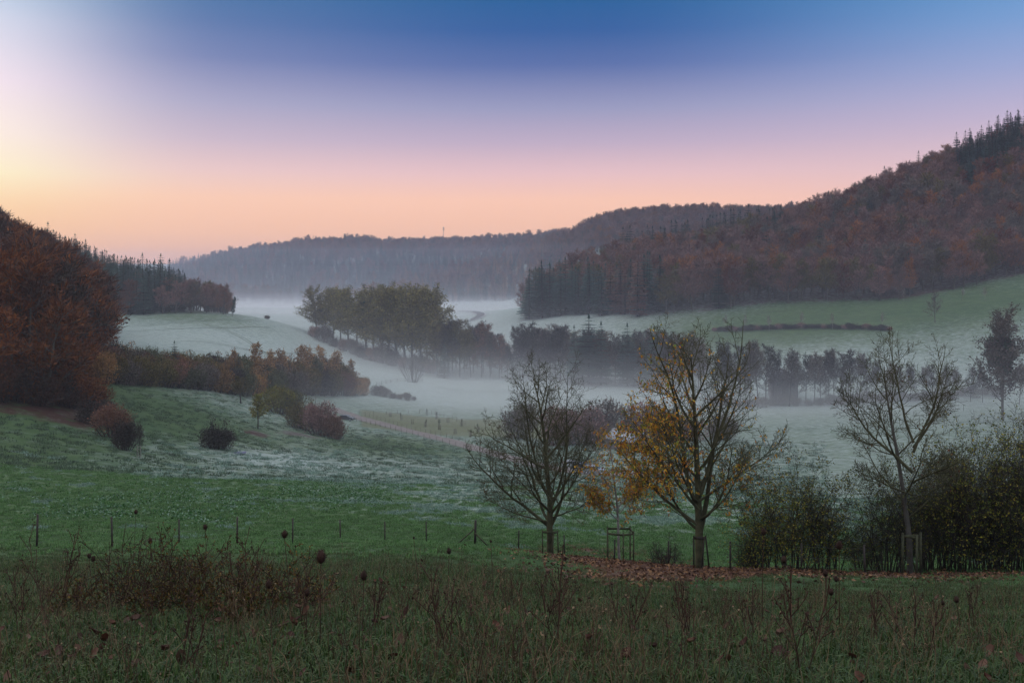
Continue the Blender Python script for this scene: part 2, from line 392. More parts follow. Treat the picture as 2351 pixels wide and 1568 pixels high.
def cards(rng, C, Dn, length, width, spread=0.5, bend=True):
    """leaf-like quads: rhombi starting at C growing along Dn. returns V,Q"""
    n = len(C); Dn = Dn + rng.normal(0, spread, (n, 3)); Dn /= np.linalg.norm(Dn, axis=1, keepdims=True) + 1e-9
    s = rng.normal(0, 1, (n, 3)); s -= (s * Dn).sum(1, keepdims=True) * Dn; s /= np.linalg.norm(s, axis=1, keepdims=True) + 1e-9
    L = (length * rng.uniform(.6, 1.3, n))[:, None]; W = (width * rng.uniform(.6, 1.3, n))[:, None]
    a = C; b = C + Dn * L * .5 + s * W * .5; c = C + Dn * L; d = C + Dn * L * .5 - s * W * .5
    V = np.stack([a, b, c, d], 1).reshape(-1, 3); Q = np.arange(n * 4).reshape(-1, 4)
    return V, Q
def sample_on(rng, br, lvls, n):
    """random points and directions along branches of the given levels"""
    B = [(P, lv) for P, R, lv in br if lv in lvls]
    Ls = np.array([np.linalg.norm(P[-1] - P[0]) for P, _ in B]); k = rng.choice(len(B), n, p=Ls / Ls.sum())
    C = np.zeros((n, 3)); D = np.zeros((n, 3)); t = rng.uniform(.15, 1, n)
    for i in range(n):
        P = B[k[i]][0]; f = t[i] * (len(P) - 1); j = min(int(f), len(P) - 2)
        C[i] = P[j] + (P[j + 1] - P[j]) * (f - j); D[i] = nrm(P[j + 1] - P[j])
    return C, D

# bark
BARK_D = mat_plain("bark_dark", (.040, .034, .028), .9, .35, 5)
BARK_M = mat_plain("bark_mossy", (.070, .068, .036), .9, .45, 3)
BARK_G = mat_plain("bark_grey", (.085, .078, .066), .9, .3, 3)
BARK_P = mat_plain("bark_pale", (.22, .20, .18), .8, .4, 4)

class Proto:
    """a kind of tree: shared trunk mesh and crown meshes"""
    def __init__(s, name, trunk, crown, h): s.name, s.trunk, s.crown, s.h = name, trunk, crown, h; s.whole = None
def recolour(me, mat, name):
    m2 = me.copy(); m2.name = name; m2.materials.clear(); m2.materials.append(mat); return m2

def beech(seed, h=22.0, n=2300, width=1.0, leafy=0.35, low=.12):
    """round wood-edge broadleaf with fine twigs and some leaves; unit height h"""
    rng = np.random.default_rng(seed)
    br = grow(rng, (0, 0, 0), (rng.normal(0, .03), rng.normal(0, .03), 1), h * .86, h * .014, 2, (22, 9), (.36 * width, .42), (62, 48), (.02, .10, .06), (.04, .13, .16), t0=(low + .08, .2, .2), seg=h * .09)
    C, D = sample_on(rng, br, (1, 2), n)
    zc = C[:, 2].max()
    D = D * .7 + np.array([0, 0, .55])
    k = rng.random(n) < leafy
    V1, Q1 = cards(rng, C[k] + rng.normal(0, .45, (k.sum(), 3)), D[k], .62, .42, .9)
    V2, Q2 = cards(rng, C[~k], D[~k], 1.9, .17, .45)
    V = np.concatenate([V1, V2]); Q = np.concatenate([Q1, Q2 + len(V1)])
    tr = branches_mesh(br, "beech_trunk", BARK_G, (6, 4, 3), rmin=.05)
    return Proto("beech", tr, make_mesh("beech_crown", V, Q), h)
def conifer(seed, h=25.0, R=3.4, whorls=30, droop=.35, dens=9, taper=.85, blade=1.0, low=.04):
    rng = np.random.default_rng(seed); V = []; T = []; n = 0
    for k in range(whorls):
        t = low + (1 - low) * (k + rng.uniform(0, .8)) / whorls; z = h * t; r = R * (1 - t) ** taper * (1 if t > low + .1 else .75) + .15
        m = max(4, int(dens * (1 - t * .55))); a0 = rng.uniform(0, 6.28)
        for j in range(m):
            a = a0 + j * 6.283 / m + rng.normal(0, .2); rr = r * rng.uniform(.65, 1.2); dz = -droop * rr * rng.uniform(.5, 1.3) + .06 * rr
            dr = np.array([math.cos(a), math.sin(a), 0]); sd = np.array([-math.sin(a), math.cos(a), 0])
            p0 = np.array([0, 0, z]); nb = 6
            for q in range(nb):
                s0 = q / nb; c = p0 + dr * rr * s0 + np.array([0, 0, dz * s0 ** 1.4 + .10 * rr * s0 * s0])
                w = (.34 * rr * (1 - s0 * .75) + .12) * blade; ln = rr / nb * 1.7
                for sg in (-1, 1):
                    tip = c + dr * ln * .9 + sd * sg * w + np.array([0, 0, -w * rng.uniform(.15, .75)])
                    V += [c, c + dr * ln + np.array([0, 0, .03]), tip]; T.append((n, n + 1, n + 2)); n += 3
    # leader
    for q in range(6):
        a = q * 1.05; V += [(0, 0, h * .93), (.28 * math.cos(a), .28 * math.sin(a), h * .955), (0, 0, h * 1.02)]; T.append((n, n + 1, n + 2)); n += 3
    mb = MB(); mb.tube([(0, 0, -.3), (0, 0, h * .5), (0, 0, h * .97)], [h * .012, h * .008, .03], 6)
    return Proto("conifer", mb.mesh("conifer_trunk", BARK_D), make_mesh("conifer_crown", np.array(V), None, T), h)

# crown colours: twig and leaf tints; the left wood's set also has edge shade painted in
M_RUSSET = mat_leaf("twigs_russet", [(.11, .058, .044), (.19, .090, .060), (.15, .074, .054), (.27, .125, .068)])
M_PURPLE = mat_leaf("twigs_purple", [(.14, .085, .080), (.215, .122, .108), (.17, .10, .088), (.27, .15, .115)])
M_ORANGE = mat_leaf("leaves_orange", [(.14, .050, .018), (.26, .095, .025), (.19, .068, .022), (.34, .15, .035)])
M_OLIVE = mat_leaf("leaves_olive", [(.060, .052, .018), (.12, .095, .025), (.085, .068, .022), (.19, .14, .035)])
M_GREYTW = mat_leaf("twigs_grey", [(.080, .066, .056), (.135, .112, .092), (.105, .086, .072), (.17, .14, .112)])
M_REDDISH = mat_leaf("leaves_red", [(.075, .022, .015), (.13, .036, .018), (.095, .028, .015), (.17, .055, .022)])
M_DARKTW = mat_leaf("twigs_dark", [(.022, .018, .018), (.040, .032, .028), (.030, .024, .022), (.055, .042, .034)])
M_SPRUCE = mat_leaf("needles_spruce", [(.010, .028, .022), (.020, .048, .034), (.014, .036, .028), (.030, .062, .042)])
M_FIRB = mat_leaf("needles_bluegreen", [(.026, .062, .050), (.044, .092, .072), (.034, .076, .060), (.060, .115, .088)])
M_LARCH = mat_leaf("needles_larch", [(.17, .075, .025), (.30, .14, .05), (.23, .10, .035), (.38, .19, .065)])
M_PINKLARCH = mat_leaf("needles_faded_larch", [(.14, .070, .052), (.20, .10, .075), (.17, .085, .062), (.25, .13, .09)])
M_POPLAR = mat_leaf("leaves_poplar", [(.085, .085, .034), (.20, .17, .055), (.135, .125, .042), (.32, .25, .075)])
M_BIRCH = mat_leaf("leaves_birch", [(.20, .10, .035), (.34, .18, .06), (.26, .14, .05), (.42, .24, .08)])
M_MISTLE = mat_leaf("mistletoe_leaves", [(.018, .034, .020), (.034, .058, .030), (.045, .07, .035)])
M_WILLOW = mat_leaf("leaves_willow", [(.045, .055, .028), (.085, .090, .045), (.06, .070, .034), (.12, .12, .055)])
M_HEDGE = mat_leaf("leaves_hedge", [(.026, .042, .012), (.060, .085, .018), (.095, .105, .022), (.19, .18, .028)], transl=.2)
M_SHRUBY = mat_leaf("leaves_shrub_yellow", [(.07, .095, .018), (.16, .18, .028), (.22, .16, .028), (.34, .30, .04)], transl=.2)

BEECH = [beech(s, 22, 1700, w, lf, lo) for s, w, lf, lo in ((1, 1.0, .40, .1), (2, 1.15, .25, .12), (3, .9, .5, .06), (4, 1.2, .3, .15))]
SPR = [conifer(11, 25, 3.9, taper=.72), conifer(12, 25, 3.3, 32, .45, taper=.75), conifer(13, 25, 4.2, 28, .25, taper=.7)]
M_UMBER_SHADED = mat_leaf("twigs_umber_shaded", [(.030, .014, .010), (.062, .025, .015), (.045, .019, .012), (.090, .036, .018)])  # left wood's brown, darkened in its colour for shading at the frame edge
M_DUSK_SHADED = mat_leaf("twigs_dusk_shaded", [(.026, .018, .015), (.040, .028, .022), (.032, .022, .018), (.055, .034, .024)])  # duller brown with the same edge shading put into the colour
M_BRONZE_SHADED = mat_leaf("leaves_bronze", [(.065, .022, .008), (.16, .050, .012), (.10, .032, .010), (.25, .085, .016)])  # orange leaves, their colour lowered by the same painted shading
PALETTE = {'umber': (M_UMBER_SHADED, 'umber brown'), 'dusk': (M_DUSK_SHADED, 'dull brown bare'), 'bronze': (M_BRONZE_SHADED, 'bronze orange'),  # colour name: (material, words for the label)
 'russet': (M_RUSSET, 'russet brown'), 'purple': (M_PURPLE, 'purple brown'), 'orange': (M_ORANGE, 'bright orange'), 'olive': (M_OLIVE, 'olive yellow'),
 'grey': (M_GREYTW, 'grey brown'), 'red': (M_REDDISH, 'dark red'), 'spruce': (M_SPRUCE, 'dark green'), 'fir': (M_FIRB, 'blue green'), 'larch': (M_LARCH, 'golden orange'), 'faded': (M_PINKLARCH, 'faded pinkish brown')}
CROWN = {}
def crown_mesh(kind, i, colour):
    key = (kind, i, colour)
    if key not in CROWN:
        p = (BEECH if kind == 'beech' else SPR)[i]; CROWN[key] = recolour(p.crown, PALETTE[colour][0], p.crown.name)
    return CROWN[key]
WHOLE = {}
def whole_proto(kind, i, colour):
    """one mesh of trunk and crown, source for the mass of far trees"""
    key = (kind, i, colour)
    if key not in WHOLE:
        p = (BEECH if kind == 'beech' else SPR)[i]; a = crown_mesh(kind, i, colour); t = p.trunk
        def arr(me):
            V = np.zeros(len(me.vertices) * 3, np.float32); me.vertices.foreach_get("co", V)
            fs = [tuple(f.vertices) for f in me.polygons]; return V.reshape(-1, 3), fs
        V1, f1 = arr(a); V2, f2 = arr(t); n1 = len(V1); fs = f1 + [tuple(v + n1 for v in f) for f in f2]
        me = bpy.data.meshes.new(p.name + "_tree"); me.from_pydata(np.concatenate([V1, V2]).tolist(), [], fs)
        me.materials.append(PALETTE[colour][0]); me.materials.append(BARK_G if kind == 'beech' else BARK_D)
        me.polygons.foreach_set("material_index", np.array([0] * len(f1) + [1] * len(f2), np.int32))
        o = bpy.data.objects.new(p.name + "_tree", me); WHOLE[key] = o
    return WHOLE[key]
def instancer(name, objs, pts, rz, sc, idx, tilt=None):
    """ONE object that carries many instances of objs at pts (geometry nodes)"""
    cl = bpy.data.collections.new(name + "_sources")
    order = []
    for k, o in enumerate(objs):
        o.name = "%s_%02d" % (name, k); order.append(o.name); cl.objects.link(o)
    me = bpy.data.meshes.new(name); n = len(pts)
    me.vertices.add(n); me.vertices.foreach_set("co", np.asarray(pts, np.float32).ravel())
    rot = np.zeros((n, 3), np.float32); rot[:, 2] = rz
    if tilt is not None: rot[:, :2] = tilt
    a = me.attributes.new("rot", 'FLOAT_VECTOR', 'POINT'); a.data.foreach_set("vector", rot.ravel())
    sc = np.asarray(sc, np.float32); sc = np.repeat(sc[:, None], 3, 1) if sc.ndim == 1 else sc
    a = me.attributes.new("siz", 'FLOAT_VECTOR', 'POINT'); a.data.foreach_set("vector", sc.astype(np.float32).ravel())
    a = me.attributes.new("pick", 'INT', 'POINT'); a.data.foreach_set("value", np.asarray(idx, np.int32))
    o = add(name, me)
    ng = bpy.data.node_groups.new(name, 'GeometryNodeTree')
    ng.interface.new_socket("Geometry", in_out='INPUT', socket_type='NodeSocketGeometry'); ng.interface.new_socket("Geometry", in_out='OUTPUT', socket_type='NodeSocketGeometry')
    N, L = ng.nodes, ng.links; gi = N.new("NodeGroupInput"); go = N.new("NodeGroupOutput")
    ci = N.new("GeometryNodeCollectionInfo"); ci.inputs["Collection"].default_value = cl; ci.inputs["Separate Children"].default_value = True; ci.inputs["Reset Children"].default_value = True
    ip = N.new("GeometryNodeInstanceOnPoints"); ip.inputs["Pick Instance"].default_value = True
    def na(nm, ty):
        x = N.new("GeometryNodeInputNamedAttribute"); x.data_type = ty; x.inputs["Name"].default_value = nm; return x.outputs["Attribute"]
    L.new(gi.outputs[0], ip.inputs["Points"]); L.new(ci.outputs[0], ip.inputs["Instance"]); L.new(na("pick", 'INT'), ip.inputs["Instance Index"])
    L.new(na("rot", 'FLOAT_VECTOR'), ip.inputs["Rotation"]); L.new(na("siz", 'FLOAT_VECTOR'), ip.inputs["Scale"]); L.new(ip.outputs[0], go.inputs[0])
    md = o.modifiers.new("scatter", 'NODES'); md.node_group = ng
    return o

# ---------------------------------------------------------------- the woods on the hillsides
def jitter_grid(rng, x0, x1, y0, y1, s):
    gx, gy = np.meshgrid(np.arange(x0, x1, s), np.arange(y0, y1, s)); n = gx.size
    return gx.ravel() + rng.uniform(-.42, .42, n) * s, gy.ravel() + rng.uniform(-.42, .42, n) * s
def imgX(x, y): return CX + F * x / y
def choose(rng, n, names, probs):
    p = np.array(probs, float); p /= p.sum(); return rng.choice(names, n, p=p)
TREES = []      # (x, y, z, kind, colour, height, region)
def put_trees(x, y, kind, colour, hs, region):
    z = height(x, y) - 0.4
    for i in range(len(x)): TREES.append((x[i], y[i], z[i], kind[i], colour[i], hs[i], region))
def woods():
    rng = np.random.default_rng(21)
    # 1 wood on the near hill at the left
    x, y = jitter_grid(rng, -330, -20, 150, 420, 7.0); X = imgX(x, y)
    edge = np.interp(X, [-900, 0, 100, 165, 205, 240], [158, 158, 162, 176, 215, 300])
    k = (X < 232) & (y > edge) & (X > -520); x, y, X = x[k], y[k], X[k]; n = len(x)
    col = choose(rng, n, ['umber', 'dusk', 'bronze'], [.46, .20, .34]).astype(object)
    low = (y < edge[k] + 12); col[low] = choose(rng, low.sum(), ['bronze', 'umber', 'dusk'], [.68, .2, .12])
    hs = rng.uniform(20, 26, n); hs[y < edge[k] + 9] *= .72
    put_trees(x, y, ['beech'] * n, col, hs, 'left_wood')
    # 2 middle hill behind it, mostly conifers
    x, y = jitter_grid(rng, -420, -130, 330, 700, 7.2); X = imgX(x, y)
    edge = np.interp(X, [-200, 240, 300, 400, 470, 522], [430, 500, 505, 518, 522, 524])
    k = (X > 100) & (X < 523) & (y > edge) & (y < 690); x, y, X, e = x[k], y[k], X[k], edge[k]; n = len(x)
    con = (X < 425) & (y > e + 3) & (rng.random(n) < .86); kind = np.where(con, 'conifer', 'beech')
    col = np.where(con, choose(rng, n, ['spruce', 'fir'], [.7, .3]), choose(rng, n, ['purple', 'russet', 'grey', 'olive'], [.4, .3, .2, .1]))
    put_trees(x, y, kind, col, np.where(con, rng.uniform(20, 23, n) + 6 * (rng.random(n) < .08), rng.uniform(13, 19, n)), 'middle_hill')
    # 3 the long wood on the right hillside
    x, y = jitter_grid(rng, -20, 620, 520, 1010, 9.6); X = imgX(x, y); we = wood_edge(X)
    k = (X > 1186) & (X < 2520) & (y > we + 2) & (y < np.interp(X, [1190, 1300, 1500, 2350], [690, 780, 880, 960])); x, y, X, we = x[k], y[k], X[k], we[k]; n = len(x)
    dep = y - we; r = rng.random(n)
    con = ((X < 1520) & (dep < 55) & (r < .93)) | ((X > 1520) & (X < 2150) & (r < .03)) | ((X > 2195) & (y > 770) & (r < .9)) | ((X > 1430) & (X < 1800) & (y > 795 - (X - 1430) * .0) & (y < 850) & (r < .75))
    kind = np.where(con, 'conifer', 'beech')
    patch = vnoise(x, y, 45, 9) + rng.normal(0, .3, n)
    colb = np.where(patch > .45, 'russet', np.where(patch < -.35, 'grey', 'purple')).astype(object)
    r2 = rng.random(n); fr = dep < 22
    colb[(r2 < .07)] = 'orange'; colb[(r2 > .93)] = 'olive'; colb[fr & (r2 > .72)] = 'olive'; colb[fr & (r2 < .24)] = 'orange'; colb[(r2 > .45) & (r2 < .55)] = 'red'
    colc = choose(rng, n, ['spruce', 'fir'], [.4, .6]).astype(object)
    fad = (X > 1385) & (X < 1475) & (dep < 26); colc[fad & (rng.random(n) < .75)] = 'faded'
    hs = np.where(con, rng.uniform(23, 30, n), rng.uniform(18, 25, n)); hs = hs * 1.06 * (1 + .20 * vnoise(x, y, 26, 18)); hs = np.where(con & (y > 790) & (X < 1810), hs * 1.1, hs); colc[(y > 790)] = 'spruce'
    put_trees(x, y, kind, np.where(con, colc, colb), hs, 'right_hill')
    # 4 hill behind, seen above the right hillside
    x, y = jitter_grid(rng, 20, 760, 1060, 1480, 9.5); X = imgX(x, y)
    k = (X > 1265) & (X < 2100) & (y > np.interp(X, [1265, 1400], [1290, 1180])); x, y, X = x[k], y[k], X[k]; n = len(x)
    con = rng.random(n) < .05
    col = np.where(con, 'spruce', choose(rng, n, ['purple', 'russet', 'grey', 'orange'], [.55, .25, .17, .03]))
    put_trees(x, y, np.where(con, 'conifer', 'beech'), col, rng.uniform(17, 23, n) * (1 + .22 * vnoise(x, y, 30, 16)), 'back_hill')
    # 5 far ridge and the lower spur in front of it
    x, y = jitter_grid(rng, -760, 160, 1180, 2080, 11.5); X = imgX(x, y)
    fl = np.interp(X, [395, 520, 760, 1000, 1290], [1420, 1250, 1230, 1150, 1120])
    k = (X > 385) & (X < 1300) & (y > fl); x, y, X, fl = x[k], y[k], X[k], fl[k]; n = len(x)
    r = rng.random(n); z = height(x, y)
    conp = np.where(z + 10 * vnoise(x, y, 60, 12) < 4, .9, .06); conp = np.where((X > 900) & (y > 1250) & (y < 1500), .45, conp)
    con = r < conp; lar = (rng.random(n) < np.where(X > 1130, .50, np.where(X > 900, .2, .04))) & (y < 1500)
    kind = np.where(con | lar, 'conifer', 'beech')
    col = np.where(lar, 'larch', np.where(con, choose(rng, n, ['spruce', 'fir'], [.45, .55]), choose(rng, n, ['purple', 'russet', 'grey', 'orange'], [.50, .25, .20, .05])))
    ed = y < fl + 25; kind = np.where(ed & (rng.random(n) < .8), 'beech', kind); col = np.where(ed & (kind == 'beech'), choose(rng, n, ['grey', 'orange', 'purple'], [.5, .15, .35]), col)
    put_trees(x, y, kind, col, np.where(kind == 'conifer', rng.uniform(18, 24, n), rng.uniform(17, 25, n)) * (1 + .28 * vnoise(x, y, 34, 14) + .12 * vnoise(x, y, 12, 15)), 'far_ridge')
woods()
REGION = {
 'left_wood': ('in the left edge wood', 'autumn trees in the dark wood at the left'),
 'middle_hill': ('on the hill behind the knoll', 'trees on the hill behind the frosty knoll'),
 'right_hill': ('in the right hillside wood', 'trees in the wood above the right hand meadow')}
def build_woods():
    rng = np.random.default_rng(5)
    # the largest 290 of each kind become things of their own
    score = []
    for i, (x, y, z, k, c, h, reg) in enumerate(TREES):
        X = imgX(x, y); vis = -60 < X < 2400 and reg in REGION
        front = 1.0
        if reg == 'right_hill': front = 1.35 if y < wood_edge(X) + 14 else .8
        score.append(h / y * front if vis else 0)
    score = np.array(score); solo = set()
    for kind in ('beech', 'conifer'):
        ids = [i for i in np.argsort(-score) if TREES[i][3] == kind and score[i] > 0][:290]; solo |= set(int(i) for i in ids)
    P = []; S = []; R = []; I = []; keys = []; 
    for i, (x, y, z, k, c, h, reg) in enumerate(TREES):
        vi = int(rng.integers(0, 4 if k == 'beech' else 3)); rz = float(rng.uniform(0, 6.28)); p = (BEECH if k == 'beech' else SPR)[vi]; s = h / p.h; wd = float(rng.uniform(1.05, 1.6)) if k == 'beech' else float(rng.uniform(1.15, 1.6))
        if i in solo:
            words, grp = PALETTE[c][1], REGION[reg][1]
            nm, cat = ('autumn_beech', 'beech tree') if k == 'beech' else ('larch', 'larch') if c == 'faded' else ('spruce', 'spruce')
            t = empty(nm, (x, y, z), rz, (s * wd, s * wd, s)); tag(t, "%s %s %s" % (words, 'beech' if k == 'beech' else cat, REGION[reg][0]), cat, "%s %s" % (words, grp))
            add("trunk", p.trunk, t); add("crown", crown_mesh(k, vi, c), t)
        else:
            key = (k, vi, c)
            if key not in keys: keys.append(key)
            P.append((x, y, z)); S.append((s * wd, s * wd, s)); R.append(rz); I.append(keys.index(key))
    o = instancer("forest", [whole_proto(*k) for k in keys], P, np.array(R), np.array(S), I)
    tag(o, "mixed autumn wood covering the far ridges and hilltops", "forest", kind="stuff")
    print("TREES", len(TREES), "solo", len(solo), "stuff", len(P))
build_woods()

# ---------------------------------------------------------------- the valley: single trees, thickets, track, orchard, buildings
def hit(X, Y, d0=110.0, d1=1200.0):
    """distance at which the ground lies along the sight line (X, Y), searched between d0 and d1"""
    d = np.exp(np.linspace(math.log(d0), math.log(d1), 900)); x = (X - CX) * d / F
    yy = HOR - F * height(x, d, False) / d; s = yy - Y
    k = np.where((s[:-1] > 0) & (s[1:] <= 0))[0]
    return float(d[k[0]]) if len(k) else float(d[np.argmin(np.abs(s))])
def tree_proto(name, seed, h, levels, counts, ratios, angles, low, trop, jit, r0, bark, cards_, rmin=.03, sides=(6, 4, 3, 3), top=.95, env=None, lvls=None):
    """cards_: list of (n, length, width, spread, upward bias, scatter) -> crown arrays"""
    rng = np.random.default_rng(seed)
    br = grow(rng, (0, 0, -.2), (rng.normal(0, .04), rng.normal(0, .04), 1), h * top, r0, levels, counts, ratios, angles, trop, jit, t0=(low, .15, .15, .1), seg=h * .08, env=env)
    Vs, Qs, n0 = [], [], 0; lv = lvls or (levels - 1, levels)
    for n, ln, w, sp, up, sc in cards_:
        C, D = sample_on(rng, br, lv, n); V, Q = cards(rng, C + rng.normal(0, sc, (n, 3)), D * .7 + np.array([0, 0, up]), ln, w, sp)
        Vs.append(V); Qs.append(Q + n0); n0 += len(V)
    return Proto(name, branches_mesh(br, name + "_trunk", bark, sides, rmin=rmin), make_mesh(name + "_crown", np.concatenate(Vs), np.concatenate(Qs)), h)
POP = [tree_proto("poplar", s, 32, 2, (30, 9), (.40, .5), (58, 46), .16, (0, .10, .08), (.02, .07, .13), .42, BARK_G, [(5200, .62, .48, 1.0, .1, .6), (1500, 1.6, .12, .4, .5, 0)], rmin=.07) for s in (31, 32, 33)]
ALD = [tree_proto("alder", s, 18, 2, (26, 9), (.36, .55), (66, 50), lo, (0, .06, .05), (.03, .09, .15), .22, BARK_D, [(1700, .42, .22, .9, .15, .3), (1500, 1.1, .09, .5, .3, 0)], rmin=.05, sides=(5, 3, 3)) for s, lo in ((41, .18), (42, .36), (43, .12), (44, .45))]
BIR = [tree_proto("birch", s, 12, 2, (24, 8), (.34, .5), (48, 45), .12, (0, .03, -.02), (.02, .07, .14), .12, BARK_P, [(2400, .34, .24, 1.0, -.1, .18)], rmin=.03, sides=(5, 3, 3)) for s in (51, 52)]
def shrub_proto(name, seed, h, w, stems, n, ln, wd, up=.35, twigs=.5, sc=.25, bark=None, sub=7):
    """many-stemmed dome"""
    rng = np.random.default_rng(seed); br = []
    for k in range(stems):
        a = k * 2.4 + rng.normal(0, .3); sp = math.sqrt((k + .5) / stems) * w * .5
        ht = h * rng.uniform(.72, 1.0) * math.sqrt(max(.12, 1 - (sp / (w * .56)) ** 2))
        d = (math.cos(a) * sp * .8, math.sin(a) * sp * .8, ht)
        br += grow(rng, (math.cos(a) * sp * .35, math.sin(a) * sp * .35, -.1), d, math.sqrt(ht * ht + sp * sp * .6), .02 + .012 * h, 1, (sub,), (.42,), (45,), (.03, .08), (.07, .15), t0=(.15,), seg=h * .16)
    m = int(n * twigs); C, D = sample_on(rng, br, (0, 1), n - m)
    V1, Q1 = cards(rng, C + rng.normal(0, sc, C.shape), D * .5 + np.array([0, 0, up]), ln, wd, 1.0)
    C, D = sample_on(rng, br, (0, 1), m); V2, Q2 = cards(rng, C, D + np.array([0, 0, up]), ln * 2.0, wd * .22, .4)
    V = np.concatenate([V1, V2]); Q = np.concatenate([Q1, Q2 + len(V1)]); V[:, 2] = np.maximum(V[:, 2], 0)
    return Proto(name, branches_mesh(br, name + "_stems", bark or BARK_D, (4, 3), rmin=.02), make_mesh(name + "_crown", V, Q), h)
def round_shrub(seed, h=6.0, w=6.5, n=4200):
    """dense rounded bush: stems inside, twigs and leaves filling overlapping lobes"""
    p = shrub_proto("shrub", seed, h, w, 18, 900, .34, .22); rng = np.random.default_rng(seed + 7); lb = []
    for k in range(9):
        a = k * 2.4 + rng.normal(0, .4); rr = w * .5 * rng.uniform(.15, .62); lb.append((math.cos(a) * rr, math.sin(a) * rr, h * rng.uniform(.25, .72) * (1 - .35 * (rr / (w * .5)) ** 2), w * rng.uniform(.17, .27)))
    C = []; D = []
    for x, y, z, r in lb:
        m = n // 9; v = rng.normal(0, 1, (m, 3)); v /= np.linalg.norm(v, axis=1, keepdims=True); rad = r * rng.uniform(.3, 1, (m, 1)) ** .5 * (1 + .12 * np.sin(v[:, :1] * 7 + x) * np.cos(v[:, 1:2] * 6)); v2 = v * rad; v2[:, 2] *= 1.15; C.append(v2 + [x, y, z]); D.append(v * .8 + [0, 0, .5])
    C = np.concatenate(C); D = np.concatenate(D); C[:, 2] = np.abs(C[:, 2]); k = rng.random(len(C)) < .55
    V0 = np.zeros(len(p.crown.vertices) * 3, np.float32); p.crown.vertices.foreach_get("co", V0); V0 = V0.reshape(-1, 3); Q0 = np.arange(len(V0)).reshape(-1, 4)
    V1, Q1 = cards(rng, C[k], D[k], .30, .22, .8); V2, Q2 = cards(rng, C[~k], D[~k], .62, .06, .4)
    p.crown = make_mesh("shrub_crown", np.concatenate([V0, V1, V2]), np.concatenate([Q0, Q1 + len(V0), Q2 + len(V0) + len(V1)])); return p
SHR = [round_shrub(s) for s in (61, 62, 63)]
_rc = {}
def rc(p, mat):
    k = (p.crown.name, mat.name)
    if k not in _rc: _rc[k] = recolour(p.crown, mat, p.crown.name)
    return _rc[k]
VR = np.random.default_rng(77)
def plant(name, cat, label, p, mat, X, d, h, wide=1.0, group=None, loc=None, trunk=True, parts=("trunk", "crown"), sink=0.0):
    s = h / p.h; q = loc or gp(X, d, -.05 - sink); t = empty(name, q, float(VR.uniform(0, 6.28)), (s * wide, s * wide, s)); tag(t, label, cat, group)
    if trunk: add(parts[0], p.trunk, t)
    add(parts[1], rc(p, mat), t); return t
def hpx(px, d): return px * d / F

def mistle_mesh(seed):
    rng = np.random.default_rng(seed); n = 260; C = np.zeros((n, 3)); D = rng.normal(0, 1, (n, 3)); D /= np.linalg.norm(D, axis=1, keepdims=True)
    V, Q = cards(rng, C + D * rng.uniform(.1, .7, (n, 1)), D, .38, .26, .6); return make_mesh("mistletoe", V, Q, mats=[M_MISTLE])
MIST = mistle_mesh(3)
def poplars():
    sp = [(726, 560, 29, 5), (745, 572, 28, 0), (764, 558, 29, 1), (782, 570, 28, 0), (801, 548, 31, 3), (820, 545, 29, 0), (840, 520, 32, 6), (858, 530, 31, 0), (876, 506, 31, 1), (893, 520, 31, 0), (912, 500, 31, 0), (930, 512, 33, 0), (946, 490, 35, 1), (966, 497, 34, 2), (982, 505, 31, 0), (996, 520, 26, 0)]
    side = ['%s from the left of the misty grove' % q for q in ('first', 'second', 'third', 'fourth', 'fifth', 'sixth', 'seventh', 'eighth', 'ninth', 'tenth', 'eleventh', 'twelfth', 'thirteenth', 'fourteenth', 'fifteenth', 'sixteenth')]
    _old = ['leftmost of the grove', 'second from the left of the grove', 'third from the left of the grove', 'left of the middle of the grove', 'in the middle of the grove', 'right of the middle of the grove', 'third from the right of the grove', 'second from the right of the grove', 'rightmost of the grove']
    for i, (X, d, h, nm) in enumerate(sp):
        h = hpx(HOR - F * float(height((X - CX) * d / F, d)) / d - 664 - (i * 5 % 9), d)
        t = plant("poplar", "poplar", "poplar with %s, %s" % ("mistletoe balls" if nm else "thin yellow leaves", side[i]), POP[i % 3], M_POPLAR, X, d, h, 1.45, "poplars of the grove in the misty valley")
        for k in range(nm):
            a = VR.uniform(0, 6.28); zz = VR.uniform(.35, .85); rr = 4.2 * (1.1 - zz)
            m = add("mistletoe", MIST, t, (math.cos(a) * rr, math.sin(a) * rr, zz * POP[0].h), 0, float(VR.uniform(.9, 1.5)))
    # understory of the grove
    for i, X in enumerate(np.linspace(722, 992, 13)):
        d = float(np.interp(X, [720, 850, 1000], [548, 500, 478])); h = float(VR.uniform(6, 11))
        plant("shrub", "bush", "dark bush at the feet of the poplars", SHR[i % 3], (M_RUSSET, M_GREYTW, M_DARKTW)[i % 3], X, d, h, 1.0, "bushes under the poplars")
    t = plant("poplar", "poplar", "tall half bare tree with mistletoe beside the right edge of the picture", POP[1], M_GREYTW, 2303, 312, 33.5, 1.1)
    for k in range(26):
        a = VR.uniform(0, 6.28); zz = float(np.clip(VR.normal(.62, .08), .4, .85)); rr = VR.uniform(.5, 3.0)
        add("mistletoe", MIST, t, (math.cos(a) * rr, math.sin(a) * rr, zz * 32), 0, float(VR.uniform(1.2, 2.6)))
poplars()
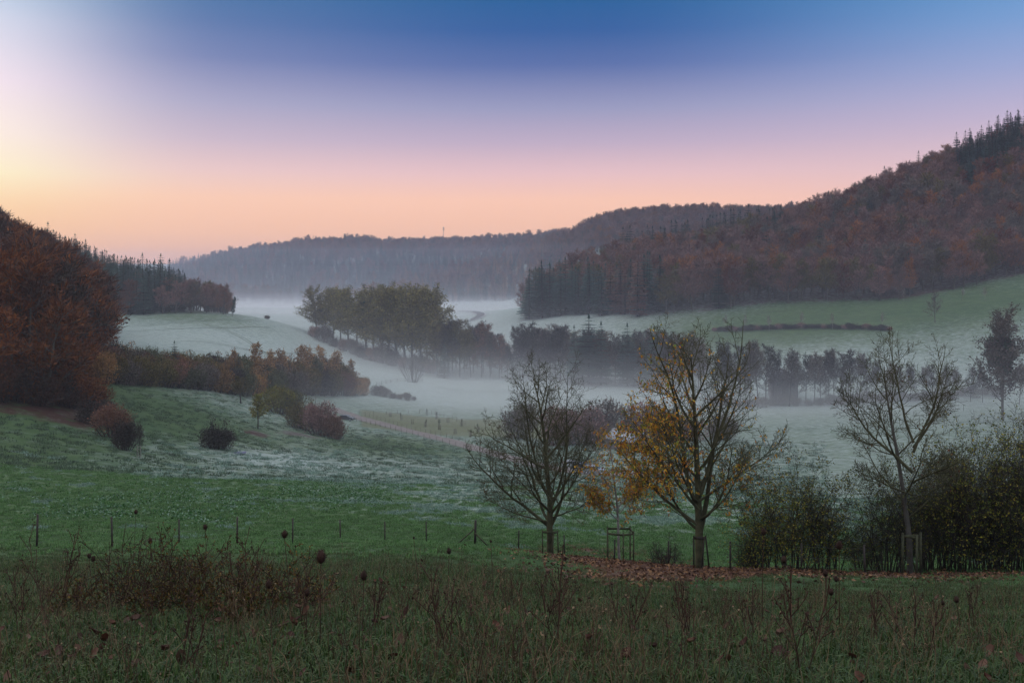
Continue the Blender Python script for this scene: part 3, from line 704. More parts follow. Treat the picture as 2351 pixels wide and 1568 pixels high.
def band():
    tops = lambda X: float(np.interp(X, [1000, 1040, 1060, 1110, 1150, 1180, 1200, 1240, 1290, 1320, 1420, 1500, 1600, 1690, 1730, 1770], [742, 735, 738, 745, 768, 790, 755, 752, 745, 760, 765, 762, 775, 790, 785, 800]))
    i = 0
    for row, dz in ((0, 0), (1, 16), (2, 32)):
        X = 1004.0 + row * 9
        while X < 1620:
            d = float(np.interp(X, [1000, 1190, 1350, 1620], [470, 462, 430, 400])) + dz
            by = HOR - F * float(height((X - CX) * d / F, d)) / d
            h = hpx(by - tops(X) - VR.uniform(-8, 24) - row * 2, d)
            c = VR.choice([0, 1, 2, 3], p=[.45, .3, .15, .1]); mat, w = ((M_DARKTW, 'dark bare'), (M_GREYTW, 'grey bare'), (M_RUSSET, 'reddish brown'), (M_OLIVE, 'olive'))[c]
            plant("alder", "alder", "%s alder in the misty belt of trees across the valley" % w, ALD[i % 4], mat, X, d, max(8, h), 1.15, "%s alders in the belt of trees across the valley" % w)
            X += VR.uniform(19, 28); i += 1
    cons = [(1352, 722, 1.9, 'broad dark conifer, biggest in the tree belt in the valley'), (1380, 738, 1.5, 'dark conifer just right of the biggest one in the belt'), (1318, 746, 1.1, 'slim dark conifer left of the biggest one in the belt'),
            (1440, 742, 1.4, 'dark conifer between the two front trees, standing in the belt'), (1455, 765, .8, 'slim conifer second from the right in the belt'), (1502, 748, 1.3, 'dark conifer at the left of the orange leaved tree top'), (1020, 790, 1.4, 'low dark conifer at the left end of the belt'), (1478, 780, .8, 'smallest conifer of the belt')]
    for X, ty, w, lb in cons:
        d = float(np.interp(X, [1000, 1190, 1350, 1620], [462, 455, 425, 395])); by = HOR - F * float(height((X - CX) * d / F, d)) / d
        plant("conifer", "conifer", lb, SPR[2 if w > 1.1 else 0], M_FIRB, X, d, hpx(by - ty, d), w, "conifers in the belt of trees")
    # right part: airy alders along the stream, dense ones by the barn
    spots = [(1655, 790), (1678, 800), (1700, 796), (1722, 792), (1742, 788), (1758, 795), (1776, 806), (1812, 806), (1832, 822), (1850, 818), (1869, 814), (1884, 818), (1903, 808), (1915, 806), (1931, 812), (1948, 808), (1966, 812), (1990, 822), (2012, 830),
             (2040, 838), (2064, 842), (2090, 838), (2118, 845), (2142, 838), (2170, 842), (2200, 848), (2228, 845), (2256, 850), (2340, 835)]
    for k, (X, ty) in enumerate(spots):
        d = float(np.interp(X, [1650, 1800, 2000, 2350], [366, 364, 366, 345])) + VR.uniform(-3, 8); by = HOR - F * float(height((X - CX) * d / F, d)) / d
        dark = k % 3 != 1; w = 'dark thin' if dark else 'grey brown'
        plant("alder", "alder", "%s alder in the stream side row at the right" % w, ALD[(1, 3, 0)[k % 3]], M_DARKTW if dark else M_GREYTW, X, d, hpx(by - ty, d), .95, "%s alders along the stream" % w)
    for k, X in enumerate(np.arange(1640, 2300, 27.0)):
        d = 362 + VR.uniform(-2, 3); plant("shrub", "bush", "low grey brown scrub along the stream under the alders", SHR[k % 3], M_GREYTW, X, d, float(VR.uniform(3, 5.2)), 1.4, "scrub along the stream", trunk=False)
    # sprawling bare tree at the belt's left foot, dark bushes and hazy shrubs near the farm
    plant("bare_tree", "tree", "bare round tree alone by the rail fence in the valley", shrub_proto("bare_tree", 66, 9, 11, 16, 1500, .5, .12, .4, 1.0), M_GREYTW, 948, hit(948, 878), 10, 1.0)
    for X, Y, h, w, m, lb in [(1195, 1008, 10, 1.05, M_GREYTW, 'hazy grey purple bush behind the left bare tree'), (1288, 1022, 10, 1.1, M_PURPLE, 'purple brown bush right of the hazy one behind the left bare tree'), (1335, 1020, 11, 1.2, M_PURPLE, 'broad purple bush behind the gap of the two front trees'),
                              (1390, 1015, 11.5, 1.2, M_GREYTW, 'grey bush left of the pale shed roof'), (1480, 1012, 10.5, 1.2, M_PURPLE, 'purple brown bush right of the pale shed roof'), (1535, 1010, 9.5, 1.2, M_GREYTW, 'grey bush behind the orange leaved tree, left of its trunk'), (1580, 1010, 9, 1.2, M_RUSSET, 'russet bush behind the trunk of the orange leaved tree'), (1660, 1008, 7, 1.2, M_GREYTW, 'grey bush at the right of the orange leaved tree trunk')]:
        plant("shrub", "bush", lb, SHR[int(X) % 3], m, X, hit(X, Y, 150), h, w)
band()
def thicket():
    tops = lambda X: float(np.interp(X, [245, 300, 350, 400, 440, 520, 560, 620, 700, 760, 800, 850, 880], [768, 782, 788, 790, 802, 806, 806, 808, 806, 808, 835, 862, 885]))
    base = lambda X: float(np.interp(X, [245, 400, 500, 560, 650, 840], [880, 888, 900, 908, 908, 908]))
    i = 0
    for row in (0, 1, 2):
        X = 235.0 + row * 11
        while X < 850:
            d0 = hit(X, base(X), 180); d = d0 + row * (9 if X < 500 else 12); by = HOR - F * float(height((X - CX) * d / F, d)) / d
            up = 22 if row == 0 else 6 if row == 1 else 0
            h = max(3.0, hpx(by - tops(X) - up - VR.uniform(-2, 14), d))
            c = int(VR.choice(6, p=[.30, .10, .18, .12, .08, .22])); mat, w = ((M_OLIVE, 'olive'), (M_DARKTW, 'dark bare'), (M_WILLOW, 'grey green'), (M_GREYTW, 'grey brown'), (M_RUSSET, 'russet'), (M_BIRCH, 'golden brown'))[c]
            plant("shrub", "bush", "%s bush in the long thicket below the frosty knoll" % w, SHR[i % 3], mat, X, d, h, .95, "%s bushes of the long thicket" % w)
            X += VR.uniform(20, 30); i += 1
    bl = [(541, 803), (584, 790), (618, 806), (688, 796), (712, 795), (738, 798), (766, 806), (808, 828), (652, 802)]
    wd = ['leftmost golden birch rising from the long thicket', 'tallest golden birch left of the middle of the thicket', 'third golden birch from the left of the thicket', 'golden birch in a close pair, its left one', 'golden birch in a close pair, its right one',
          'golden birch right of the close pair', 'second golden birch from the right end of the thicket', 'orange birch standing a little apart at the right end of the thicket', 'golden birch midway along the thicket']
    for k, (X, ty) in enumerate(bl):
        d = hit(X, base(X), 180) + 8; by = HOR - F * float(height((X - CX) * d / F, d)) / d
        plant("birch", "birch", wd[k], BIR[k % 2], M_BIRCH, X, d, hpx(by - ty, d), 1.15, "golden birches of the thicket")
    con = [(400, 782, 'dark pointed conifer rising from the left part of the thicket'), (548, 812, 'small dark conifer beside the leftmost birch')]
    for X, ty, lb in con:
        d = hit(X, base(X), 180) + 6; by = HOR - F * float(height((X - CX) * d / F, d)) / d
        plant("conifer", "conifer", lb, SPR[2], M_SPRUCE, X, d, hpx(by - ty, d), 1.3)
    for k, (X, Y, h) in enumerate([(868, 908, 4.5), (885, 912, 3.4), (902, 916, 2.6), (918, 918, 2.3), (935, 920, 3.0), (950, 920, 1.8)]):
        plant("shrub", "bush", "low frosty scrub at the pointed end of the thicket, %s from its tip" % ('sixth', 'fifth', 'fourth', 'third', 'second', 'first')[k], SHR[k % 3], M_GREYTW, X, hit(X, Y, 180), h, 1.3, "frosty scrub at the end of the thicket")
    near = [("apple_tree", "apple tree", 553, 925, 58, 1.15, M_OLIVE, 'brownish apple tree leaning on the slope above the meadow'),
            ("small_tree", "tree", 592, 985, 80, .95, M_SHRUBY, 'small round yellow green tree on the meadow slope'),
            ("shrub", "bush", 640, 948, 66, 1.2, M_SHRUBY, 'dark and yellow bush behind the round yellow green tree'), ("shrub", "bush", 664, 952, 60, 1.1, M_WILLOW, 'green bush right of the dark and yellow one'),
            ("shrub", "bush", 695, 985, 84, .95, M_OLIVE, 'olive bush left of the large dark red brown bush'), ("shrub", "bush", 735, 998, 92, .9, M_PURPLE, 'large dark red brown bush reaching down to the meadow'),
            ("shrub", "bush", 768, 1006, 62, 1.0, M_RUSSET, 'low right flank bush of the large red brown one'), ("shrub", "bush", 500, 1030, 74, 1.1, M_DARKTW, 'rounded dark bush alone on the meadow'),
            ("shrub", "bush", 222, 975, 70, 1.2, M_DARKTW, 'dark brown bush at the foot of the left wood'), ("shrub", "bush", 256, 1005, 85, 1.0, M_RUSSET, 'brown bush in the middle of the three below the left wood'), ("shrub", "bush", 288, 1034, 82, .8, M_DARKTW, 'dark bush lowest of the three below the left wood')]
    for nm, cat, X, Y, px, w, m, lb in near:
        d = hit(X, Y); p = SHR[int(X) % 3]
        if nm == "small_tree": p = tree_proto("small_tree", 71, 6, 2, (14, 7), (.5, .5), (60, 45), .3, (0, .08, .05), (.03, .1, .15), .13, BARK_D, [(2200, .22, .16, 1.0, .1, .15)])
        if nm == "apple_tree": p = tree_proto("apple_tree", 72, 6, 2, (12, 8), (.6, .5), (68, 50), .35, (0, .02, .02), (.06, .14, .18), .18, BARK_D, [(1600, .24, .18, 1.0, .1, .18), (500, .7, .05, .4, .2, 0)])
        plant(nm, cat, lb, p, m, X, d, hpx(px, d), w)
    plant("slim_tree", "tree", "slim dark tree alone at the right end of the hillside wood", tree_proto("slim_tree", 73, 9, 2, (16, 6), (.22, .5), (45, 45), .15, (0, .1, .05), (.03, .1, .15), .1, BARK_D, [(1200, .4, .3, 1.0, .1, .2)]), M_SPRUCE, 533, 519, 10.5, .8)
    plant("shrub", "bush", "small round bush on the skyline of the frosty knoll", SHR[0], M_GREYTW, 613, 560, 2.6, 1.5)
    # hedge below the long wood at the right, its young trees, and a lone yellowing tree
    for k, X in enumerate(np.arange(1640, 2045, 12.5)):
        Y = 757 - 3 * math.sin(X * .011); plant("shrub", "hedge bush", "low dark bush of the hedge below the right hillside wood", SHR[k % 3], M_DARKTW if k % 4 else M_PURPLE, X, hit(X, Y, 380), float(VR.uniform(2.3, 3.4)), 1.6, "bushes of the hedge below the long wood", trunk=False)
    yt = tree_proto("young_tree", 74, 7, 2, (14, 6), (.35, .5), (50, 45), .35, (0, .1, .05), (.03, .1, .15), .09, BARK_P, [(420, .3, .05, .5, .3, 0)], rmin=.035)
    names = ['leftmost', 'second from the left', 'third from the left', 'third from the right', 'second from the right', 'rightmost']
    for k, (X, Y) in enumerate([(1665, 755), (1710, 757), (1766, 760), (1840, 752), (1912, 757), (2025, 755)]):
        plant("young_tree", "young tree", "pale stemmed young tree in front of the far hedge, %s of six" % names[k], yt, M_GREYTW, X, hit(X, Y, 380), 8, 1.0, "young trees along the far hedge")
    plant("field_tree", "tree", "faint yellowing tree alone on the upper meadow at the right", tree_proto("field_tree", 75, 13, 2, (18, 8), (.4, .5), (58, 50), .2, (0, .08, .05), (.04, .1, .15), .2, BARK_G, [(500, .35, .28, 1.0, 0, .2), (900, .8, .06, .4, .3, 0)]), M_GREYTW, 2147, hit(2147, 742, 380), 15, 1.0)
    for k, X in enumerate([2075, 2210, 2262]):
        plant("young_tree", "young tree", "thin pale young tree on the upper meadow, %s of three" % ('left', 'middle', 'right')[k], yt, M_GREYTW, X, hit(X, 692, 380), 7, 1.0, "young trees on the upper meadow")
thicket()
def wood_edge_bushes():
    for k, X in enumerate([-30, -5, 18, 40, 62, 84, 104, 124, 144, 164, 182, 200, 214]):
        Y = float(np.interp(X, [0, 100, 214], [930, 936, 945])); d = hit(X, Y, 120, 300) + VR.uniform(1, 7); m, w = ((M_BRONZE_SHADED, 'bronze'), (M_UMBER_SHADED, 'umber brown'), (M_BRONZE_SHADED, 'bronze'), (M_DUSK_SHADED, 'dull brown'))[k % 4]
        plant("shrub", "bush", "%s undergrowth at the foot of the left edge wood" % w, SHR[k % 3], m, X, d, float(VR.uniform(3.5, 7.5)), 1.2, "%s undergrowth below the left wood" % w)
wood_edge_bushes()

WOOD = mat_plain("weathered_wood", (.13, .11, .09), .9, .35, 8)
WOOD_G = mat_plain("mossy_wood", (.060, .062, .036), .9, .35, 6)
WOOD_D = mat_plain("dark_wood", (.035, .028, .022), .9, .35, 8)
STEEL = mat_plain("rusty_iron", (.030, .022, .018), .7, .3, 10, .4)
ZINC = mat_plain("zinc", (.45, .46, .47), .45, .15, 3, .5, .6)
GRAVEL = mat_plain("gravel", (.17, .145, .135), .95, .22, 1.2)
ASPHALT = mat_plain("asphalt", (.06, .06, .065), .9, .2, .5)
WIRE = mat_plain("wire", (.12, .11, .10), .6, .1, 3)
def strip(name, pts, w, mat, up=.05, kind="structure", n=60, crown=.0):
    """ribbon of constant width laid on the ground along pts (x, y)"""
    P = np.array(pts, float); s = np.concatenate([[0], np.cumsum(np.linalg.norm(np.diff(P, axis=0), axis=1))]); t = np.linspace(0, s[-1], n)
    c = np.stack([np.interp(t, s, P[:, 0]), np.interp(t, s, P[:, 1])], -1); k = np.ones(5) / 5
    for a in (0, 1): c[2:-2, a] = np.convolve(c[:, a], k, 'valid')
    d = np.gradient(c, axis=0); d /= np.linalg.norm(d, axis=1, keepdims=True); nn = np.stack([-d[:, 1], d[:, 0]], -1); m = 7
    o = np.linspace(-.5, .5, m) * w; G = c[:, None, :] + nn[:, None, :] * (o + 0)[None, :, None] ; G = G + nn[:, None, :] * (VR.normal(0, .12, (n, 1)))[:, :, None] * (np.abs(o) > w * .49)[None, :, None]
    z = height(G[..., 0], G[..., 1]); z = np.maximum(z, z.mean(1, keepdims=True)) + up; V = np.concatenate([G, z[..., None]], -1)
    i = np.arange(n - 1)[:, None] * m; j = np.arange(m - 1)[None, :]; Q = np.stack([i + j, i + m + j, i + m + j + 1, i + j + 1], -1)
    ob = add(name, make_mesh(name, V, Q, smooth=True, mats=[mat])); tag(ob, kind=kind); return c
def xy(X, d): return ((X - CX) * d / F, d)
def pt(X, Y, d0=110., d1=1200.): return xy(X, hit(X, Y, d0, d1))
track = [pt(760, 938, 180), pt(795, 953, 180), pt(865, 971, 180), pt(941, 991, 180), pt(1030, 1012, 150), pt(1091, 1031, 150), pt(1173, 1052, 150), pt(1240, 1071, 150), pt(1310, 1085, 140), pt(1420, 1092, 140), pt(1600, 1085, 140)]
strip("track", track, 4.6, GRAVEL, .10)
M_TRK = mat_plain("worn_grass", (.115, .15, .105), .9, .3, .6)
for P_ in ([(300, 455), (420, 470), (520, 500), (600, 520)], [(280, 425), (400, 440), (520, 462), (620, 500)], [(420, 398), (540, 408), (640, 428), (720, 470)], [(470, 470), (560, 440), (640, 405), (690, 385)], [(1000, 418), (1060, 404), (1130, 408), (1200, 402)]):
    for off in (-.9, .9):
        q_ = np.array([xy(a, b) for a, b in P_]); q_[:, 1] += off * 2.0; strip("path", q_, .38, M_TRK, .07, n=50)
def fence(name, label, posts, h, r, mat, wires=(), rails=(), top=None, group=None, wood=True, cat="fence", wr=.006):
    """posts: list of ground points; every post a part; wires and rails join them"""
    o0 = posts[0]; t = empty(name, (o0[0], o0[1], float(height(*o0[:2])))); tag(t, label, cat, group); L0 = np.array(t.location)
    tops = []
    for p in posts:
        hh = h * float(VR.uniform(.93, 1.06)) if len(p) < 3 else p[2]; rr = r if len(p) < 4 else p[3]
        z = float(height(p[0], p[1])); a = VR.normal(0, .02, 2); mb = MB(); mb.tube([(0, 0, -.3), (a[0] * hh, a[1] * hh, hh)], [rr, rr * .92], 6)
        add("post", mb.mesh("post", mat), t, (p[0] - L0[0], p[1] - L0[1], z - L0[2])); tops.append(np.array([p[0], p[1], z]) - L0)
    for fr in wires:
        mb = MB(); pts = [q + np.array([0, -r, h * fr]) for q in tops]; mb.tube(pts, wr, 3, cap=False); add("wire", mb.mesh("wire", WIRE), t)
    for fr in rails:
        mb = MB()
        for a, b in zip(tops[:-1], tops[1:]): mb.beam(a + np.array([0, -r - .03, h * fr]), b + np.array([0, -r - .03, h * fr]), .07, .05)
        add("rail", mb.mesh("rail", mat), t)
    return t
def valley_things():
    zX = lambda z: (900 + z / 2.351) * .6122
    zY = lambda z: (1300 + z / 2.351) * .6122
    S = [(990, 640), (1025, 655), (1068, 665), (1112, 675), (1153, 685), (1195, 695), (1236, 704), (1280, 714), (1327, 728), (1373, 742), (1421, 756), (1470, 770), (1522, 780), (1571, 793), (1622, 806), (1675, 815), (1730, 832), (1787, 848), (1848, 865), (1903, 880), (1972, 905), (2040, 925), (2110, 945), (2180, 965)]
    fence("wire_fence", "wire fence on thin posts along the near side of the gravel track", [pt(zX(a), zY(b), 120) for a, b in S], 1.2, .055, WOOD, (.9, .6), wr=.008)
    S = [(1105, 610), (1140, 617), (1175, 625), (1208, 642), (1242, 650), (1280, 662), (1315, 672), (1352, 685), (1390, 698), (1428, 710), (1470, 720), (1510, 727), (1550, 737), (1592, 750), (1636, 762), (1680, 770), (1725, 783), (1772, 792), (1820, 803), (1870, 815), (1930, 835), (1990, 850)]
    fence("wire_fence", "wire fence between the gravel track and the young orchard", [pt(zX(a), zY(b), 150) for a, b in S], 1.2, .055, WOOD, (.9, .55), wr=.008)
    S = [(1050, 594), (1105, 607), (1175, 603), (1290, 600), (1387, 592), (1483, 588), (1583, 588), (1690, 595), (1722, 600), (1763, 612), (1798, 625), (1872, 645), (1911, 657), (1985, 690), (2070, 725), (2150, 760)]
    fence("wire_fence", "wire fence along the far side of the young orchard", [pt(zX(a), zY(b), 150) for a, b in S], 1.3, .06, WOOD, (.9, .55), wr=.008)
    # orchard: a guarded sapling each
    sap = tree_proto("sapling", 81, 3.0, 1, (12,), (.35,), (40,), .55, (0, .1), (.04, .1), .035, BARK_G, [(220, .16, .09, .8, .2, .08)], rmin=.012)
    spots = [(1325, 618, 0), (1423, 652, 1), (1520, 682, 0), (1634, 708, 1), (1646, 605, 1), (1735, 638, 1), (1759, 738, 2), (1834, 670, 0), (1897, 770, 0), (1955, 700, 1), (2033, 800, 1), (2100, 750, 1)]
    place = ['furthest left', 'second from the left', 'third from the left', 'in the middle of the orchard', 'at the far fence near the middle', 'right of the middle by the far fence', 'with the fullest crown of the near row', 'bare one right of the middle', 'in the near row, second from the right', 'by the far fence at the right', 'at the right end of the near row', 'furthest right']
    mb0 = MB()
    for k in range(4): mb0.box((.28 * (-1) ** k, .28 * (-1) ** (k // 2), .75), (.06, .06, 1.5))
    post_g = mb0.mesh("stakes", WOOD); mb1 = MB()
    for zz in (.35, .7, 1.05, 1.4):
        for a, b in (((-.28, -.28), (.28, -.28)), ((.28, -.28), (.28, .28)), ((.28, .28), (-.28, .28)), ((-.28, .28), (-.28, -.28))): mb1.beam((a[0], a[1], zz), (b[0], b[1], zz), .035)
    mesh_g = mb1.mesh("guard_netting", WOOD)
    for k, (a, b, sz) in enumerate(spots):
        d = hit(zX(a), zY(b), 150); q = gp(zX(a), d)
        g = empty("tree_guard", q, float(VR.uniform(0, 1.5))); tag(g, "wooden guard in the orchard, %s" % place[k], "tree guard", "tree guards of the young orchard")
        add("stakes", post_g, g); add("netting", mesh_g, g)
        if sz: plant("sapling", "sapling", "guarded sapling in the orchard, %s" % place[k], sap, M_WILLOW, zX(a), d, (0, 2.4, 3.2)[sz], 1.0, "saplings of the young orchard")
    d = hit(319, 1052); q = gp(319, d)
    plant("young_tree", "young tree", "bare young tree in a tall guard on the meadow at the left", tree_proto("young_tree", 82, 5, 2, (16, 5), (.36, .5), (35, 40), .3, (0, .12, .1), (.03, .08, .12), .05, BARK_D, [(260, .3, .03, .4, .4, 0)], rmin=.012), M_DARKTW, 319, d, 5.0)
    g = empty("tree_guard", q, .3, (.8, .8, 1.15)); tag(g, "pale slatted guard round the bare young tree on the left meadow", "tree guard"); add("stakes", recolour(post_g, BARK_P, "stakes"), g); add("netting", recolour(mesh_g, BARK_P, "netting"), g)
    # rail fence and log pile in the valley
    pr = [pt(a, b, 300, 600) for a, b in ((864, 886), (876, 884), (886, 882), (897, 880), (912, 878), (930, 876), (950, 879), (970, 877))]
    fence("rail_fence", "wooden rail fence beside the bare round tree in the valley", pr, 1.5, .08, WOOD_D, (), (.85, .55, .25))
    def logs(name, X, Y, n, ln, label):
        d = hit(X, Y, 300, 700); q = gp(X, d); t = empty(name, q, .1); tag(t, label, "log pile")
        for k in range(n):
            mb = MB(); r = .22; row = k // 4; mb.tube([(-ln / 2, 0, 0), (ln / 2 + float(VR.normal(0, .3)), 0, 0)], [r, r * .9], 8)
            add("log", mb.mesh("log", BARK_P), t, (0, (k % 4) * .46 + row * .23, .2 + row * .4))
    logs("log_pile", 853, 829, 7, 9.0, "pile of long pale logs at the edge of the poplar grove"); logs("log_pile", 903, 826, 5, 7.0, "second smaller pile of pale logs at the foot of the poplars")
    # water hole on the meadow
    W, nt, b = mat_new("still_water"); b.inputs["Base Color"].default_value = (.02, .025, .025, 1); b.inputs["Roughness"].default_value = .04
    d = hit(549, 1040); q = gp(549, d); zz = q.z - .05
    me = MB(); a = np.linspace(0, 6.283, 24, endpoint=False); rr = 1 + .25 * np.sin(3 * a) + .12 * np.sin(7 * a + 1)
    ring = np.stack([np.cos(a) * .9 * rr, np.sin(a) * 1.8 * rr, np.zeros(24)], -1)
    me.put(np.concatenate([[[0, 0, 0]], ring]), None, [(0, 1 + i, 1 + (i + 1) % 24) for i in range(24)])
    o = add("water", me.mesh("water", W), None, (q.x, q.y, zz + .2)); tag(o, kind="structure")
    # parked vehicle and gate by the track, cars near the farm
    farm_things()

GLASS, _nt, _b = mat_new("dark_glass"); _b.inputs["Base Color"].default_value = (.03, .035, .04, 1); _b.inputs["Roughness"].default_value = .08
TYRE = mat_plain("rubber", (.02, .02, .02), .8, .1, 5)
def paint(name, c):
    m, nt, b = mat_new(name); b.inputs["Base Color"].default_value = c + (1,); b.inputs["Roughness"].default_value = .35; b.inputs["Metallic"].default_value = .2; return m
def make_car(loc, rz, colr, label, estate=True):
    t = empty("parked_car", loc, rz); tag(t, label, "car"); P_ = paint("paint", colr); W = .88
    prof = [(-2.15, .32), (-2.2, .75), (-2.1, .95), (-1.85, 1.38), (-1.2, 1.47), (.1, 1.45), (.95, 1.0), (1.9, .85), (2.15, .65), (2.18, .32)] if estate else [(-2.1, .32), (-2.15, .8), (-1.7, .98), (-1.0, 1.40), (.0, 1.42), (.85, .98), (1.8, .84), (2.1, .62), (2.12, .32)]
    mb = MB(); n = len(prof)
    V = [(x, -W * (1 if z < 1.0 else .82), z) for x, z in prof] + [(x, W * (1 if z < 1.0 else .82), z) for x, z in prof]
    mb.put(V, [(i, i + 1, n + i + 1, n + i) for i in range(n - 1)] + [(n - 1, 0, n, 2 * n - 1)])
    mb.put(V, None, [(0, i + 1, i) for i in range(1, n - 1)] + [(n, n + i, n + i + 1) for i in range(1, n - 1)])
    add("body", mb.mesh("body", P_), t)
    def win(pts, nm): m = MB(); m.put(pts, [(0, 1, 2, 3)]); add(nm, m.mesh(nm, GLASS), t)
    win([(.92, -.68, 1.03), (.92, .68, 1.03), (.22, .66, 1.43), (.22, -.66, 1.43)], "windscreen"); win([(-2.1, -.66, 1.0), (-1.92, -.62, 1.34), (-1.92, .62, 1.34), (-2.1, .66, 1.0)], "rear_window")
    for s in (-1, 1): win([(-1.8, s * .80, 1.02), (.75, s * .83, 1.02), (.1, s * .735, 1.38), (-1.6, s * .735, 1.38)], "side_window")
    for x in (-1.35, 1.35):
        for s in (-1, 1):
            m = MB(); m.tube([(x, s * .70, .32), (x, s * .92, .32)], .32, 14); w = add("wheel", m.mesh("wheel", TYRE), t); m = MB(); m.tube([(x, s * .91, .32), (x, s * .935, .32)], .19, 10); add("rim", m.mesh("rim", ZINC), w)
    for s in (-1, 1): m = MB(); m.box((2.14, s * .62, .68), (.10, .3, .12)); add("headlight", m.mesh("headlight", paint("lamp_glass", (.6, .6, .6))), t)
def farm_things():
    def L(X, Y, a=120): return gp(X, hit(X, Y, a))
    make_car(L(1318, 1074), .3, (.62, .64, .66), "pale silver car parked by the track behind the left bare tree")
    make_car(L(1342, 1082), -.4, (.05, .06, .08), "dark blue grey car parked next to the pale one by the track"); make_car(L(1366, 1088), -.3, (.30, .33, .36), "grey car, rightmost of those parked by the track")
    make_car(L(797, 964, 180), -.35, (.035, .04, .05), "dark vehicle half hidden by the large red brown bush, beside the track")
    # field gate
    q = L(1205, 1076); t = empty("field_gate", q, -.35); tag(t, "grey metal field gate by the track behind the left bare tree", "gate")
    for x in (-2.0, 2.0): m = MB(); m.tube([(x, 0, -.2), (x, 0, 1.5)], .09, 8); add("post", m.mesh("post", WOOD), t)
    m = MB(); [m.beam((-1.9, 0, z), (1.9, 0, z), .04) for z in (.25, .5, .75, 1.0, 1.25)]; [m.beam((x, 0, .25), (x, 0, 1.25), .04) for x in (-1.9, 0, 1.9)]; add("bars", m.mesh("bars", ZINC), t)
    PALE = mat_plain("frosted_sheet_roof", (.34, .36, .39), .6, .1, 1); WALL = mat_plain("shed_boards", (.16, .13, .11), .9, .25, 2); SLATE = mat_plain("slate", (.055, .050, .055), .7, .25, 2); PLASTER = mat_plain("old_render", (.12, .105, .10), .9, .2, 1)
    def house(nm, cat, label, q, rz, w, ln, eave, ridge, wall, roof, door=True):
        t = empty(nm, q, rz); tag(t, label, cat); x, y = w / 2, ln / 2
        m = MB(); m.put([(-x, -y, -1), (x, -y, -1), (x, -y, eave), (0, -y, ridge), (-x, -y, eave), (-x, y, -1), (x, y, -1), (x, y, eave), (0, y, ridge), (-x, y, eave)],
                        [(0, 1, 2, 4), (5, 9, 7, 6), (1, 6, 7, 2), (0, 4, 9, 5)], [(4, 2, 3), (9, 8, 7)]); add("wall", m.mesh("wall", wall), t)
        m = MB()
        for s in (-1, 1):
            sl = math.hypot(x, ridge - eave); ux = s * x / sl; uz = -(ridge - eave) / sl
            c = np.array([s * x / 2 * 1.06, 0, (eave + ridge) / 2 + .12]); ax = np.array([[ux, 0, uz], [0, 1, 0], [-uz * 1.0, 0, ux]]) ; m.box(c, (sl + .7, ln + .8, .14), axis=ax)
        add("roof", m.mesh("roof", roof), t)
        if door: m = MB(); m.box((0, -y - .04, eave * .36), (w * .28, .06, eave * .72)); add("door", m.mesh("door", WOOD_D), t)
        for s in (-.3, .3): m = MB(); m.box((s * w, -y - .03, eave * .8), (w * .1, .05, eave * .14)); add("window", m.mesh("window", GLASS), t)
        return t
    house("barn", "barn", "dark gabled barn among the alders at the right of the valley", gp(1797, 377, -.5), -.12, 9.0, 14.0, 8.6, 11.2, PLASTER, SLATE)
    house("shed", "shed", "low shed with a pale frosted roof seen through the orange leaved tree", L(1442, 1032, 150), .75, 6.0, 9.0, 2.6, 4.2, WALL, PALE)
    # mast on the ridge
    x, y = xy(1018, 1885); z = float(height(x, y)); t = empty("radio_mast", (x, y, z)); tag(t, "thin lattice radio mast on the far ridge", "radio mast"); m = MB(); H = 42.0
    for a in range(3): m.tube([(math.cos(a * 2.094) * 1.0, math.sin(a * 2.094) * 1.0, 0), (math.cos(a * 2.094) * .7, math.sin(a * 2.094) * .7, H)], .16, 4)
    for k in range(21):
        for a in range(3):
            r0 = 1 - .3 * k / 21; b = (a + 1) % 3; m.beam((math.cos(a * 2.094) * r0, math.sin(a * 2.094) * r0, k * 2.0), (math.cos(b * 2.094) * r0, math.sin(b * 2.094) * r0, k * 2.0 + 2), .12)
    add("lattice", m.mesh("lattice", mat_plain("mast_paint", (.28, .24, .22), .6, .1, 1)), t)
    m = MB()
    for a in range(3):
        for zz in (H - 5, H - 1.5): m.box((math.cos(a * 2.094) * 1.3, math.sin(a * 2.094) * 1.3, zz), (.9, .9, 2.6))
    add("antenna", m.mesh("antenna", mat_plain("antenna_grey", (.4, .38, .36), .6, .1, 1)), t)
    # the valley road with its edge lines and guard rail
    rd = [pt(1015, 748, 560, 1400), pt(1052, 740, 560, 1400), pt(1086, 736, 560, 1400), pt(1103, 729, 560, 1600), pt(1106, 724, 560, 1600), pt(1096, 719, 560, 1700), pt(1075, 716, 560, 1700), pt(1050, 714, 560, 1700)]
    c = strip("road", rd, 7.5, ASPHALT, .5, n=80)
    WH = mat_plain("road_paint", (.7, .7, .7), .7, .05, 1); dd = np.gradient(c, axis=0); dd /= np.linalg.norm(dd, axis=1, keepdims=True); nn = np.stack([-dd[:, 1], dd[:, 0]], -1)
    for s in (-3.3, 3.3): strip("road_marking", c + nn * s, .5, WH, .62, n=80)
    g = empty("guard_rail", (c[0][0], c[0][1], 0)); tag(g, "pale metal guard rail along the valley road behind the poplars", "guard rail"); pts = []
    P0 = [pt(998, 753, 560, 1400), pt(1020, 747, 560, 1400), pt(1040, 742, 560, 1400), pt(1058, 737, 560, 1400)]; P0 = np.array(P0); tt = np.linspace(0, 3, 40)
    G = np.stack([np.interp(tt, range(4), P0[:, 0]), np.interp(tt, range(4), P0[:, 1])], -1); z = height(G[:, 0], G[:, 1]); g.location = (G[0][0], G[0][1], z[0]); L0 = np.array(g.location)
    m = MB()
    for a in range(39): m.beam(np.array([G[a][0], G[a][1], z[a] + 1.3]) - L0, np.array([G[a + 1][0], G[a + 1][1], z[a + 1] + 1.3]) - L0, .08, .7)
